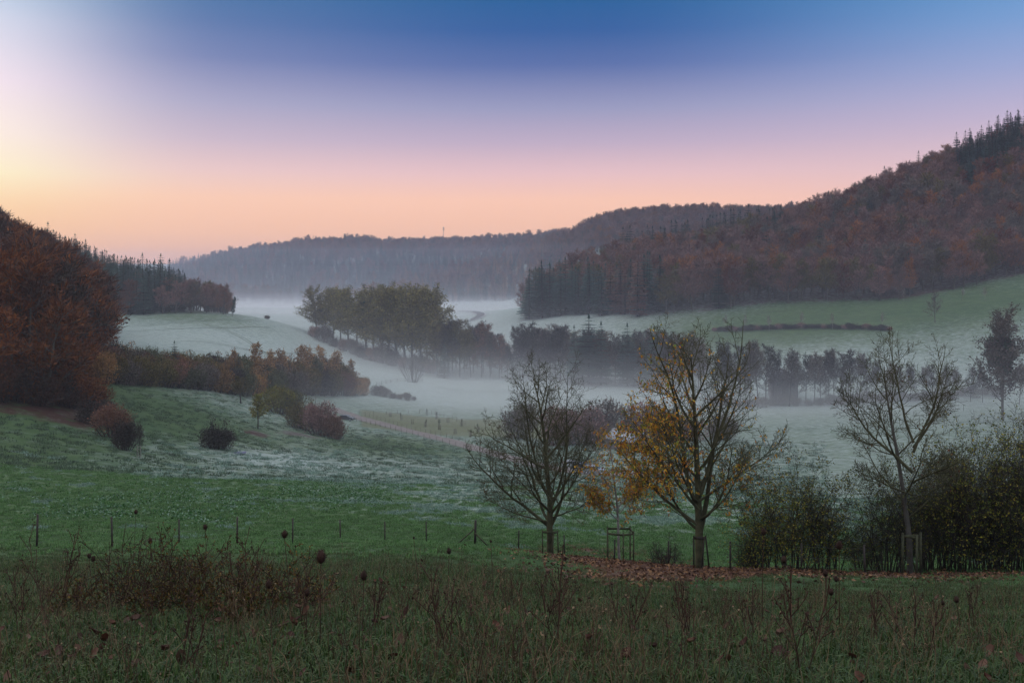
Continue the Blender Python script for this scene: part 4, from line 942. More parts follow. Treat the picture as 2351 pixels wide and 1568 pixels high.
    add("rail", m.mesh("rail", mat_plain("galvanised", (.75, .72, .66), .5, .1, 1)), g)
    for a in range(0, 40, 3):
        mb = MB(); mb.box((0, 0, .6), (.15, .15, 1.3)); add("post", mb.mesh("post", ZINC), g, Vector(np.array([G[a][0], G[a][1], z[a]]) - L0))
valley_things()

# ---------------------------------------------------------------- foreground: fence, trees, hedge
FR = np.random.default_rng(404)
M_LEAFO = mat_leaf("leaves_autumn", [(.15, .22, .025), (.55, .21, .024), (.26, .08, .018), (.66, .38, .035), (.17, .05, .016), (.18, .28, .035), (.48, .16, .022), (.72, .45, .05), (.14, .18, .025)], .6, .25, .3)
M_LEAFD = mat_leaf("leaves_withered", [(.05, .016, .012), (.10, .030, .016), (.07, .02, .012), (.15, .06, .02)], .6, .25, .15)
def front_fence():
    P = [(84, 1265, 75), (258, 1263, 71), (411, 1250, 58), (544, 1257, 61), (672, 1252, 59), (782, 1248, 54), (884, 1243, 52), (979, 1239, 49), (1190, 1237, 49), (1296, 1250, 49), (1410, 1270, 55), (1535, 1292, 60), (1677, 1312, 65), (1840, 1325, 68), (1987, 1330, 70)]
    pts = []
    for X, Y, px in P:
        d = 1.2 * F / px; pts.append(((X - CX) * d / F, d, 1.2, .040 if X < 1000 else .045))
        if X == 979: dd = 57.5; pts.append(((1090 - CX) * dd / F, dd, 1.45, .085))
    # left run fades out of the frame
    pts = [((-60 - CX) * 36.0 / F, 36.0, 1.2, .03)] + pts
    t = fence("wire_fence", "wire fence of dark iron posts crossing the green slope in front", pts, 1.15, .03, STEEL, (.92, .55, .25), wr=.0035)
    # braces of the thick corner post
    dd = 57.5; x = (1090 - CX) * dd / F; L0 = np.array(t.location)
    for s in (-1, 1):
        a = np.array([x, dd - .05, float(height(x, dd)) + (1.0 if s < 0 else .75)]); bx = x + s * (.95 if s < 0 else .8); b = np.array([bx, dd - .4, float(height(bx, dd - .4)) + .05])
        m = MB(); m.beam(a - L0, b - L0, .06); add("brace", m.mesh("brace", WOOD_G), t)
front_fence()

def dome(cx, cy, z0, rx, zc, zt, zb):
    """limits growth to a rounded crown: centre height zc, top zt, bottom zb, radius rx"""
    def f(q, cd, ll, lv):
        e = q + cd * ll
        for _ in range(5):
            dz = (e[2] - zc) / ((zt - zc) if e[2] > zc else (zc - zb)); rr = math.hypot(e[0] - cx, e[1] - cy) / rx
            if rr * rr + dz * dz <= 1.0: break
            ll *= .8; e = q + cd * ll
        return ll
    return f
def front_tree(name, cat, label, X, Y, d, h, seed, rx, zb, zc, forks, leafspec, bark, r0, lean=(0, 0), lead=.97, bark2=None, counts=(18, 9, 7, 4), cx=0.0):
    rng = np.random.default_rng(seed); q = gp(X, d, -.08); t = empty(name, q); tag(t, label, cat)
    env = dome(cx, 0, 0, rx, zc, h, zb)
    kw = dict(trop=(.02, .10, .07, .05, .03), jit=(.04, .11, .16, .20, .22), seg=h * .055, env=env)
    br = grow(rng, (0, 0, -.2), (lean[0], lean[1], 1), h * lead, r0, 4, counts, (.54, .52, .50, .5), (64, 48, 46, 44), t0=(zb / h + .02, .18, .15, .1, .1), **kw)
    for (z, az, el, ln, r) in forks:      # heavy limbs leaving the trunk low down
        dv = (math.cos(az) * math.cos(el), math.sin(az) * math.cos(el), math.sin(el))
        sub = grow(rng, (lean[0] * z, lean[1] * z, z), dv, ln, r, 3, ((16, 10, 6) if el < 1 else (11, 7, 4)), (.50, .5, .5), (54, 46, 44), trop=(.07, .07, .05, .04), jit=(.07, .13, .18, .2), t0=(.2, .15, .1, .1), seg=h * .05, env=env)
        br += [(P, R, lv + 1) for P, R, lv in sub]
    add("trunk", branches_mesh(br, "trunk", bark, (12,), 0, 0), t)
    add("branches", branches_mesh(br, "branches", bark2 or bark, (8, 7, 5, 3, 3, 3), 1, 9, rmin=.006), t)
    for (n, fn, mat, sz, nm) in leafspec:
        C, D = sample_on(rng, br, (3, 4), n * 3); k = rng.random(len(C)) < fn(C); C = C[k][:n]
        C = np.repeat(C, 2, 0) + rng.normal(0, .05, (len(C) * 2, 3)); m = len(C)
        V, Q = cards(rng, C, np.tile([0, 0, -1.0], (m, 1)), sz, sz * .5, .75); me = make_mesh(nm, V, Q, mats=[mat]); add(nm, me, t)
    return t
one = lambda C: np.ones(len(C))
front_tree("bare_tree", "tree", "nearly bare spreading tree, left of the two big front trees", 1264, 1260, 53, 12.0, 5, 4.6, 1.7, 5.0, [(1.6, 2.85, .62, 6.2, .095), (1.9, 3.4, .25, 4.2, .05), (2.4, 2.5, .5, 5.0, .06), (2.1, -.3, .25, 3.6, .045), (2.3, .35, .8, 4.6, .07), (2.8, 1.4, .8, 4.0, .05), (3.0, 4.3, .7, 4.2, .05), (2.6, .2, 1.1, 7.4, .08), (3.0, 2.9, 1.1, 7.0, .075)],
           [(230, one, M_LEAFD, .13, "leaves")], BARK_M, .19, lead=.8)
L2 = lambda C: np.clip(.05 + .60 * sstep(.4, -2.6, C[:, 0]) * sstep(2.0, 4.6, C[:, 2]) + .12 * (C[:, 2] < 5.0), 0, 1) * (1 - .75 * sstep(8.0, 10.0, C[:, 2]))
front_tree("autumn_tree", "tree", "tallest front tree, orange leaves still on its left half", 1607, 1320, 43, 11.8, 9, 3.9, 1.9, 4.9, [(1.6, .9, 1.15, 8.0, .12), (1.9, 2.9, .5, 5.0, .08), (2.6, 3.3, .7, 5.0, .07), (3.0, .0, .55, 4.3, .06), (3.4, 2.2, .7, 4.0, .05), (2.2, 5.3, .6, 4.0, .05), (2.3, 2.7, 1.15, 8.6, .10), (3.2, .3, 1.15, 8.0, .09)],
           [(3000, L2, M_LEAFO, .15, "leaves")], BARK_M, .20, lead=.8)
front_tree("bare_tree", "tree", "bare tree with a pale stem in front of the dark hedge at the right", 2087, 1325, 40, 10.2, 14, 3.1, 2.4, 6.4, [(4.2, 2.7, .75, 4.4, .07), (5.2, .5, .8, 3.6, .06), (3.3, 3.4, .3, 2.6, .04), (3.0, .2, .3, 2.6, .035), (3.8, 5.0, .5, 3.0, .05), (5.0, .3, 1.1, 4.6, .06), (5.4, 2.9, 1.1, 4.4, .055)],
           [(90, one, M_LEAFD, .12, "leaves")], BARK_G, .13, lean=(.035, 0), lead=.85, bark2=BARK_M, counts=(12, 8, 6, 4))
front_tree("autumn_sapling", "tree", "small orange and green leaved tree inside a square stake frame", 1422, 1270, 50, 7.2, 23, 2.4, 1.7, 4.2, [(2.2, 2.8, .6, 2.2, .03), (2.6, .5, .6, 2.0, .03)],
           [(1500, one, M_LEAFO, .16, "leaves")], BARK_P, .075, counts=(14, 7, 4, 2))
def stakes(X, d, offs, h, mat, label, bars, r=.036):
    q = gp(X, d); t = empty("tree_stakes", q); tag(t, label, "tree stakes"); tp = []
    for dx, dy, tx, ty in offs:
        z = float(height(q.x + dx, q.y + dy)) - q.z; m = MB(); m.tube([(dx, dy, z - .2), (dx + tx, dy + ty, h)], [r, r * .95], 8); add("stake", m.mesh("stake", mat), t); tp.append((dx + tx * .93, dy + ty * .93, h * .93))
    for a, b in bars: m = MB(); m.beam(tp[a], tp[b], .03, .09); add("crossbar", m.mesh("crossbar", mat), t)
stakes(1264, 52.6, [(-.42, -.15, -.02, 0), (.42, -.15, -.06, 0), (.05, -.5, .1, .1)], 1.42, WOOD_G, "three mossy stakes round the foot of the left bare tree", [(0, 1), (0, 2), (1, 2)])
stakes(1422, 49.8, [(-.62, -.45, 0, 0), (.66, -.45, 0, 0), (.12, -.7, 0, 0), (-.55, .5, 0, 0), (.6, .5, 0, 0)], 1.75, WOOD_G, "square frame of green stakes round the small orange leaved tree", [(0, 2), (2, 1), (0, 3), (3, 4), (4, 1)])
stakes(1607, 42.6, [(-.30, -.2, 0, 0), (.38, -.2, -.18, 0), (-.02, -.45, .14, .1)], 1.45, WOOD_D, "dark stakes round the foot of the tallest front tree", [(0, 1), (0, 2)])
stakes(2087, 39.6, [(-.34, -.2, .02, 0), (.42, -.1, 0, 0), (.12, -.45, .02, 0)], 1.75, WOOD_G, "greenish stakes round the pale stemmed tree by the hedge", [(0, 2), (0, 1)], .055)

# ---- hedge and shrubs at the right
def hedge_proto(seed, h, w, n, stems=16, nsub=10):
    rng = np.random.default_rng(seed); br = []
    for k in range(stems):
        a = k * 2.4; sp = math.sqrt((k + .5) / stems) * w * .5; ht = h * rng.uniform(.75, 1.05) * math.sqrt(max(.25, 1 - (sp / (w * .62)) ** 2))
        br += grow(rng, (math.cos(a) * sp * .45, math.sin(a) * sp * .45, -.1), (math.cos(a) * sp * .55, math.sin(a) * sp * .55, ht), ht, .028, 3, (nsub, 7, 4), (.46, .55, .5), (56, 50, 46), (.01, .02, .02, .02), (.10, .16, .2, .24), t0=(.12, .15, .1), seg=h * .07)
    return br
def hedge_shrub(name, cat, label, X, d, h, w, seed, spec, stems=16, group=None, rot=0.):
    rng = np.random.default_rng(seed + 1000); br = hedge_proto(seed, h, w, 0, stems)
    t = empty(name, gp(X, d, -.05), rot); tag(t, label, cat, group); add("stems", branches_mesh(br, "stems", BARK_D, (6, 4, 3, 3)), t)
    n0 = 0; Vs = []; Qs = []; mats = []; mi = []
    for j, (n, mat, sz, up) in enumerate(spec):
        C, D = sample_on(rng, br, (2, 3), n); k = C[:, 2] > .25; C, D = C[k], D[k]; V, Q = cards(rng, C + rng.normal(0, .05, C.shape), D * .4 + np.array([0, 0, up]), sz, sz * .55, .9)
        Vs.append(V); Qs.append(Q + n0); n0 += len(V); mats.append(mat); mi += [j] * len(Q)
    add("leaves", make_mesh("leaves", np.concatenate(Vs), np.concatenate(Qs), mats=mats, mi=mi), t); return t
HS = [(1760, 42.5, 4.4, 2.6, [(2000, M_SHRUBY, .10, .1), (900, M_HEDGE, .09, 0)], "open shrub with yellow green leaves right of the tallest front tree"),
      (1828, 41.5, 5.2, 2.5, [(2600, M_SHRUBY, .10, .1), (1400, M_HEDGE, .09, 0)], "tall twiggy shrub with dull yellow leaves, second from the tallest tree"),
      (1898, 42.0, 4.7, 2.3, [(1800, M_HEDGE, .10, 0), (600, M_SHRUBY, .09, 0)], "dark twiggy shrub with many bare stems left of the gap in the hedge"),
      (1722, 43.0, 1.9, 1.6, [(260, M_SHRUBY, .07, .1)], "low sparse shrub beside the iron post right of the tallest tree"),
      (2040, 41.5, 5.2, 2.6, [(1700, M_HEDGE, .10, 0)], "dark dense shrub right of the gap, behind the pale stem"),
      (2120, 42.5, 5.2, 3.0, [(2600, M_HEDGE, .10, 0), (900, M_SHRUBY, .1, 0)], "dense hedge shrub behind the pale stemmed tree"),
      (2195, 41.8, 7.0, 2.6, [(2600, M_HEDGE, .10, 0), (1500, M_SHRUBY, .12, .1)], "tall hedge shrub with bright green leaves at its top"),
      (2262, 42.5, 6.2, 3.0, [(3000, M_HEDGE, .10, 0), (1200, M_SHRUBY, .11, 0)], "dark hedge shrub third from the right edge"),
      (2320, 41.5, 7.2, 3.0, [(3200, M_HEDGE, .10, 0), (1300, M_SHRUBY, .11, 0)], "dark hedge shrub second from the right edge"),
      (2385, 42.0, 7.4, 3.2, [(2800, M_HEDGE, .10, 0), (1200, M_SHRUBY, .11, 0)], "dark hedge shrub at the right edge"),
      (2155, 44.5, 5.6, 3.4, [(2400, M_HEDGE, .10, 0)], "rear hedge shrub between the tall one and the pale stemmed tree"),
      (2290, 45.0, 6.0, 3.4, [(2400, M_HEDGE, .10, 0)], "rear hedge shrub near the right edge"),
      (1985, 46.5, 2.4, 2.0, [(400, M_HEDGE, .09, 0)], "thin shrub behind the gap in the hedge"),
      (2460, 43.0, 6.4, 3.4, [(2400, M_HEDGE, .10, 0)], "hedge shrub beyond the right edge")]
for k, (X, d, h, w, spec, lb) in enumerate(HS): hedge_shrub("hedge_shrub", "shrub", lb, X, d, h, w, 300 + k, spec, 20 if X > 2030 else 15)
hedge_shrub("shrub", "shrub", "small round bare shrub on the leaf litter between the two stake groups", 1528, 46.5, 1.5, 2.2, 330, [(90, M_LEAFD, .06, 0)], 14)

# ---- ground cover
def cover_points(rng, n, X0, X1, d0, d1, power=1.0):
    u = rng.random(n); d = np.exp(math.log(d0) + (math.log(d1) - math.log(d0)) * u ** power); X = rng.uniform(X0, X1, n)
    x = (X - CX) * d / F; return X, d, x, height(x, d)
def tuft(seed, n, r, h, w, lean=.5):
    rng = np.random.default_rng(seed); V = []; Q = []; T = []; k = 0
    for i in range(n):
        a = rng.uniform(0, 6.28); b = math.sqrt(rng.random()) * r; c = np.array([math.cos(a) * b, math.sin(a) * b, -.02]); hh = h * rng.uniform(.45, 1.15)
        az = rng.uniform(0, 6.28); ln = rng.uniform(.1, lean); o = np.array([math.cos(az), math.sin(az), 0]); s = np.array([-math.sin(az), math.cos(az), 0]) * w * .5
        m = c + o * ln * hh * .35 + np.array([0, 0, hh * .62]); e = c + o * ln * hh + np.array([0, 0, hh * (1 - ln * .35)])
        V += [c - s, c + s, m + s * .8, m - s * .8, e]; Q.append((k, k + 1, k + 2, k + 3)); T.append((k + 3, k + 2, k + 4)); k += 5
    return np.array(V), Q, T
G_DARK = mat_leaf("grass_green_shaded", [(.011, .028, .006), (.028, .066, .012), (.018, .044, .009), (.048, .088, .018), (.085, .085, .028)], .55, .3, .2)  # near grass, colour darkened to stand in for foreground shade
G_MID = mat_leaf("grass_slope", [(.038, .098, .026), (.080, .175, .048), (.055, .130, .036), (.125, .225, .075)], .6, .25, .2)
G_FAR = mat_leaf("grass_meadow", [(.030, .060, .032), (.060, .100, .055), (.042, .075, .040), (.085, .125, .070)], .7, .2, .1)
G_FROST = mat_leaf("grass_frosted", [(.08, .15, .10), (.17, .25, .20), (.11, .19, .14), (.27, .35, .31)], .7, .2, .1)
G_DRY = mat_leaf("grass_dry", [(.055, .034, .018), (.10, .068, .034), (.04, .024, .014), (.15, .10, .055)], .8, .15, .1)
def track_clear(x, d):
    T = np.array(track); t = np.linspace(0, len(T) - 1, 120); tx = np.interp(t, range(len(T)), T[:, 0]); ty = np.interp(t, range(len(T)), T[:, 1])
    return ((x[:, None] - tx) ** 2 + (d[:, None] - ty) ** 2).min(1) > 16
def grass():
    rng = np.random.default_rng(88); objs = []
    def pr(seed, n, r, h, w, mat, lean=.5): V, Q, T = tuft(seed, n, r, h, w, lean); objs.append(bpy.data.objects.new("tuft", make_mesh("tuft", V, Q, T, mats=[mat])))
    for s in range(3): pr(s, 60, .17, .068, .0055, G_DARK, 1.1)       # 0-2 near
    for s in range(3): pr(10 + s, 46, .22, .12, .016, G_MID, 1.2)   # 3-5 slope
    for s in range(2): pr(20 + s, 40, .22, .13, .018, G_FROST, 1.1)  # 6-7
    for s in range(2): pr(30 + s, 12, .14, .17, .004, G_DRY, .9)   # 8-9 dry
    for s in range(2): pr(40 + s, 40, .22, .12, .016, G_FAR, 1.2)  # 10-11 dull meadow
    P = []; R = []; S = []; I = []; TL = []
    def scatter(n, d0, d1, pick, s0, s1, power=1.0, mask=None):
        X, d, x, z = cover_points(rng, n, -420, 2780, d0, d1, power)
        if mask is not None: k = mask(X, d, x); X, d, x, z = X[k], d[k], x[k], z[k]
        m = len(x); P.append(np.stack([x, d, z], -1)); R.append(rng.uniform(0, 6.28, m)); S.append(rng.uniform(s0, s1, m)); I.append(pick(X, d, x, m)); TL.append(rng.normal(0, .15, (m, 2)))
    near_lit = lambda X, d, x: rng.random(len(X)) > 1.05 * np.clip(ground_masks(x, d)[1], 0, 1)
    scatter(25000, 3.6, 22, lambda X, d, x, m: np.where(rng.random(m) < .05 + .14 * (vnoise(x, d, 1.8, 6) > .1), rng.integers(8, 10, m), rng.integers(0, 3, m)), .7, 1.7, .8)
    scatter(18000, 20, 60, lambda X, d, x, m: np.where(rng.random(m) < .06 * (vnoise(x, d, 3., 5) > 0), rng.integers(8, 10, m), np.where(rng.random(m) < sstep(25, 55, d), rng.integers(3, 6, m), rng.integers(0, 3, m))), .8, 1.5, .9, near_lit)
    def pk(X, d, x, m):
        f = ground_masks(x, d)[0]; nz = vnoise(x, d, 3.0, 31) * .6 + vnoise(x * .6, d, 1.1, 32) * .5
        return np.where(f + nz * .55 > .42, rng.integers(6, 8, m), rng.integers(3, 6, m))
    scatter(31000, 55, 112, pk, .9, 1.9, .9)
    def pk2(X, d, x, m):
        f = ground_masks(x, d)[0]; nz = vnoise(x, d, 4.0, 41) * .6 + vnoise(x * .6, d, 1.6, 42) * .5
        return np.where(f + nz * .5 > .42, rng.integers(6, 8, m), rng.integers(10, 12, m))
    scatter(27000, 108, 260, pk2, 1.8, 3.6, .85, lambda X, d, x: (rng.random(len(X)) < .35 + .65 * (vnoise(x, d, 3.0, 43) > 0)) & (X < 1900) & (ground_masks(x, d)[2] < .3) & (ground_masks(x, d)[4] < .3) & track_clear(x, d))
    o = instancer("grass", objs, np.concatenate(P), np.concatenate(R), np.concatenate(S), np.concatenate(I), np.concatenate(TL)); tag(o, "short green grass on the slope, whitened by frost further down", "grass", kind="stuff")
grass()
def litter():
    rng = np.random.default_rng(99)
    X, d, x, z = cover_points(rng, 110000, 1000, 2490, 16, 60); lf = ground_masks(x, d)[1]; k = rng.random(len(x)) < np.clip(lf, 0, 1) ** 1.2 * .6 * (.35 + .65 * (vnoise(x, d, 1.4, 61) > -.25)); x, d, z = x[k], d[k], z[k]; n = len(x)
    V, Q = cards(rng, np.stack([x, d, z + .06 + rng.random(n) * .05], -1), np.concatenate([rng.normal(0, 1, (n, 2)), np.zeros((n, 1))], 1), .13, .08, .25)
    m = mat_leaf("fallen_leaf", [(.035, .016, .010), (.08, .034, .020), (.055, .024, .015), (.12, .058, .03), (.20, .10, .04), (.10, .055, .042)], .7, .25)
    o = add("fallen_leaves", make_mesh("fallen_leaves", V, Q, mats=[m])); tag(o, "brown fallen leaves covering the ground under the front trees", "leaf litter", kind="stuff")
    # large withered leaves in the near grass
    X, d, x, z = cover_points(rng, 800, -100, 2480, 5.6, 17, .8); k = rng.random(len(X)) < np.where(X < 900, .75, .35); x, d, z = x[k], d[k], z[k]; V = []; Q = []; n0 = 0
    for i in range(len(x)):
        s = rng.uniform(.02, .05) ; a = rng.uniform(0, 6.28); tl = rng.normal(0, .9, 2); g = 5; u = np.linspace(-1, 1, g); U, W = np.meshgrid(u, u, indexing='ij')
        wd = .62 * np.sqrt(np.maximum(0, 1 - (np.abs(U) ** 2.2))) + .03; px = U * s; py = W * wd * s; pz = s * (.9 * W * W * rng.uniform(.2, 1) + .3 * U * U * rng.uniform(-.5, 1)) + px * tl[0] * .6 + py * tl[1] * .6
        v = np.stack([px * math.cos(a) - py * math.sin(a) + x[i], px * math.sin(a) + py * math.cos(a) + d[i], pz + z[i] + .05 + rng.random() * .05], -1).reshape(-1, 3)
        V.append(v); q = [(r * g + c, (r + 1) * g + c, (r + 1) * g + c + 1, r * g + c + 1) for r in range(g - 1) for c in range(g - 1)]; Q.append(np.array(q) + n0); n0 += g * g
    o = add("fallen_leaves", make_mesh("fallen_leaves", np.concatenate(V), np.concatenate(Q), mats=[mat_leaf("withered_leaf", [(.035, .014, .010), (.09, .028, .016), (.06, .024, .016), (.16, .085, .055), (.11, .03, .014)], .6, .3)])); tag(o, "large curled brown leaves lying in the near grass", "leaf litter", kind="stuff")
    # low leafy herb patches on the green slope
    Vs, Qs, n0 = [], [], 0
    for X0, Y0, wX, wY, n in [(60, 1132, 90, 6, 900), (250, 1165, 130, 9, 2600), (420, 1178, 70, 10, 1500), (400, 1150, 190, 9, 2400), (560, 1155, 110, 8, 1900), (690, 1128, 110, 6, 1500), (800, 1136, 110, 8, 2400), (700, 1112, 170, 4, 1100), (380, 1117, 120, 4, 700), (845, 1150, 70, 6, 1000), (470, 1190, 80, 6, 900), (760, 1160, 50, 4, 400), (900, 1122, 60, 4, 500), (120, 1178, 90, 5, 500)]:
        n = int(n * .8); a = rng.normal(0, .45, (n, 2)); ok = (a ** 2).sum(1) < 1; a = a[ok]
        # ground distance from the height seen
        dd = hit(X0, Y0, 56, 104) * np.exp(a[:, 1] * wY / 60.0); XX = X0 + a[:, 0] * wX; xx = (XX - CX) * dd / F
        k = vnoise(xx, dd, 1.8, 55) > -.25; xx, dd = xx[k], dd[k]; zz = height(xx, dd); m = len(xx); hh = rng.uniform(.02, .30, m)
        V, Q = cards(rng, np.stack([xx, dd, zz + hh], -1), np.concatenate([rng.normal(0, 1, (m, 2)), rng.normal(.1, .2, (m, 1))], 1), .17, .12, .3); Vs.append(V); Qs.append(Q + n0); n0 += len(V)
    o = add("ground_herbs", make_mesh("ground_herbs", np.concatenate(Vs), np.concatenate(Qs), mats=[mat_leaf("herb_leaf", [(.020, .075, .018), (.045, .14, .030), (.030, .10, .022), (.22, .32, .24), (.06, .17, .04)], .6, .25, .15)])); tag(o, "patches of low leafy herbs on the green slope", "herbs", kind="stuff")
litter()
STALK = mat_plain("dry_stalk", (.060, .032, .022), .9, .4, 6); STALKP = mat_plain("pale_stalk", (.16, .11, .065), .9, .3, 6); HEAD = mat_plain("seed_head", (.040, .022, .016), .95, .4, 20)
def stalks():
    rng = np.random.default_rng(123); objs = []
    for s in range(6):
        mb = MB()
        for k in range(4):
            a = rng.uniform(0, 6.28); b = rng.uniform(0, .12); h = rng.uniform(.28, .62); l = rng.normal(0, .16, 2) * h; p0 = np.array([math.cos(a) * b, math.sin(a) * b, -.02]); p2 = p0 + np.array([l[0], l[1], h]); p1 = (p0 + p2) / 2 + np.array([*rng.normal(0, .02, 2), 0])
            mb.tube([p0, p1, p2], [.0028, .0022, .0014], 3, cap=False)
            for j in range(rng.integers(0, 5)):
                f = rng.uniform(.4, .98); q = p0 + (p2 - p0) * f; v = np.array([*rng.normal(0, .05, 2), rng.uniform(.02, .09)]); mb.tube([q, q + v * .6, q + v], [.0016, .0014, .001], 3, cap=False)
                V, Q = cards(rng, np.repeat((q + v)[None], 2, 0), np.tile([0, 0, .3], (2, 1)), .018, .012, .8); mb.put(V, Q)
        me = mb.mesh("stalk", STALKP if s in (1, 4) else STALK); objs.append(bpy.data.objects.new("stalk", me))
    X, d, x, z = cover_points(rng, 1800, -120, 2480, 5.0, 21, .9)
    dens = np.clip(.25 + .75 * np.exp(-((np.log(d) - math.log(13)) / .38) ** 2) + .5 * (X < 800) * (d > 9) * (d < 19), 0, 1) * np.where(X > 1500, .75, 1) * (.2 + .8 * (vnoise(x, d, 1.3, 71) > -.1)); k = rng.random(len(x)) < dens
    P = np.stack([x, d, z], -1)[k]; m = len(P)
    o = instancer("dry_stems", objs, P, rng.uniform(0, 6.28, m), rng.uniform(.45, 1.05, m), rng.integers(0, 6, m)); tag(o, "thin dry brown stems standing all over the near grass", "dry stems", kind="stuff")
    # teasels and seed heads one can pick out
    T = [(737, 1281, 7.3, .038, "largest dark teasel head, right of the bramble clump"), (653, 1228, 9.5, .030, "teasel head above the right part of the bramble clump"), (835, 1323, 8.0, .030, "teasel head right of and below the largest one"), (617, 1343, 8.0, .027, "dark teasel head low in the grass right of the brambles"),
         (1031, 1266, 11.0, .026, "small teasel head standing over the green slope in the middle"), (312, 1176, 15, .028, "teasel head above the left part of the brambles"), (471, 1211, 14, .030, "small teasel head above the middle of the brambles"), (205, 1277, 12, .024, "left one of a pair of small teasel heads at the left"),
         (214, 1284, 12, .026, "right one of a pair of small teasel heads at the left"), (345, 1243, 13, .030, "teasel head before the iron post left of the brambles"), (1927, 1254, 9, .030, "round seed head, highest in front of the twiggy shrubs"), (1800, 1286, 10, .028, "round seed head before the yellow leaved shrub"),
         (1753, 1222, 10, .028, "brown seed head beside the iron post at the right"), (1895, 1317, 10, .028, "round seed head below the highest one at the right"), (1920, 1330, 10, .024, "seed head close below its round neighbour at the right"), (1908, 1360, 9, .026, "lowest seed head under the twiggy shrubs"),
         (2196, 1377, 9, .024, "seed head over the grass in front of the dark hedge"), (2165, 1385, 9.5, .018, "small seed head left of the one before the dark hedge"), (1127, 1243, 12, .014, "tiny seed head right of the middle teasel"), (705, 1362, 7.5, .022, "drooping seed head under the largest teasel"), (950, 1235, 13, .014, "tiny seed head near the middle iron post")]
    for X, Y, d, r, lb in T:
        q = gp(X + float(rng.normal(0, 8)), d, -.02); hx = (X - CX) * d / F; hz = -(Y - HOR) * d / F - q.z; t = empty("teasel", q); tag(t, lb, "teasel"); e = np.array([hx - q.x, 0, hz - r])
        m = MB(); m.tube([(0, 0, 0), e * np.array([.35, 1, .5]) + np.array([0, .01, 0]), e * .98, e], [.0045, .0038, .003, .003], 5); add("stem", m.mesh("stem", STALK), t)
        m = MB(); N_ = 9; zz = np.linspace(0, 1, N_); pr = r * np.sin(np.pi * np.clip(zz * .93 + .05, 0, 1)) ** .7; m.tube([(e[0], e[1], e[2] + v * r * 2.5) for v in zz], pr * .85, 9)
        n = 260; a = rng.uniform(0, 6.28, n); v = rng.random(n); rr = np.interp(v, zz, pr) * .8; C = np.stack([e[0] + np.cos(a) * rr, e[1] + np.sin(a) * rr, e[2] + v * r * 2.5], -1); D = np.stack([np.cos(a), np.sin(a), np.full(n, .5)], -1); V, Q = cards(rng, C, D, r * .5, r * .09, .25); m.put(V, Q)
        add("seed_head", m.mesh("seed_head", HEAD), t)
        if r > .025:
            m = MB()
            for k in range(5): aa = k * 1.256; b = e + np.array([0, 0, .002]); m.tube([b, b + np.array([math.cos(aa) * r * .9, math.sin(aa) * r * .9, r * .2]), b + np.array([math.cos(aa) * r * 1.5, math.sin(aa) * r * 1.5, r * 1.3])], [.0012, .001, .0006], 3)
            add("bracts", m.mesh("bracts", STALK), t)
    # taller branched dead plants
    B = [(1832, 6.0, .92, "tall forked dead plant at the bottom right of the middle"), (1020, 6.5, .75, "dead branching stem left of the bottom middle"), (1275, 7.0, .82, "dead stem rising below the left bare tree"), (1590, 7.5, .70, "straight dead stem right of the bottom middle"), (1440, 8.5, .72, "thin leaning dead stem left of the straight one"), (2110, 7.0, .6, "dark bushy dead plant at the bottom right"), (120, 9.5, 1.15, "tall leaning dead stem by the leftmost iron post"),
         (40, 8.5, .9, "bent dead stems at the left edge"), (560, 10, 1.05, "dark forked stem in the right part of the bramble clump"), (700, 8.5, .7, "umbel topped dead plant right of the brambles"), (1730, 8.5, .6, "dead plant left of the tall forked one"), (2010, 8.5, .6, "dead plant in front of the gap in the hedge"), (860, 8.0, .6, "dead stem below the fence in the left middle"), (420, 6.2, .7, "dark dead stem at the bottom left"), (2240, 10, .55, "dead plant before the dark hedge"), (1180, 11, .65, "dead plant below the tree stakes")]
    for k, (X, d, h, lb) in enumerate(B):
        r2 = np.random.default_rng(500 + k); t = empty("dead_plant", gp(X, d, -.02)); tag(t, lb, "dead plant"); br = []
        for j in range(3): br += grow(r2, (r2.normal(0, .03), r2.normal(0, .03), 0), (r2.normal(.12 if X < 300 else 0, .22), r2.normal(0, .15), 1), h * .85 * r2.uniform(.75, 1), .004, 2, (5, 4), (.45, .45), (32, 35), (.02, .06, .05), (.05, .09, .1), t0=(.3, .3), seg=h * .12)
        br = [(P, np.maximum(R * .9, .0012), lv) for P, R, lv in br]; add("stems", branches_mesh([(P, R, 0) for P, R, lv in br], "stems", STALK, (4,)), t)
        C = np.array([P[-1] for P, R, lv in br if lv > 0]); C = np.repeat(C, 6, 0) + r2.normal(0, .012, (len(C) * 6, 3)); V, Q = cards(r2, C, np.tile([0, 0, .5], (len(C), 1)), .022, .012, .9); add("seed_clusters", make_mesh("seed_clusters", V, Q, mats=[HEAD]), t)  # clusters of seeds at the branch tips
    # bramble clump
    BRL = mat_leaf("bramble_leaf", [(.030, .045, .012), (.07, .075, .016), (.11, .055, .014), (.05, .028, .014), (.17, .10, .02)], .6, .2, .2)
    BRS = mat_plain("bramble_cane", (.036, .018, .014), .8, .3, 6)
    BB = [(255, 11.5, .75, 1.3, "leftmost low bramble of the clump"), (300, 12, 1.15, 1.5, "tall reddish bramble at the left of the clump"), (370, 11.5, 1.0, 1.5, "dense bramble second from the left, middle of the clump"), (440, 11, 1.0, 1.4, "yellowish leaved bramble in the middle of the clump"), (500, 10.5, .8, 1.4, "bramble right of the clump's middle"), (590, 10.5, .8, 1.3, "bramble with small dark leaves at the right of the clump"), (665, 10.5, .75, 1.1, "rightmost bramble of the clump"), (400, 9.8, .5, 1.3, "low dark bramble in front of the clump"), (560, 9.4, .4, 1.2, "low bramble in front of the clump's right part"), (165, 12, .5, 1.0, "small bramble left of the clump")]
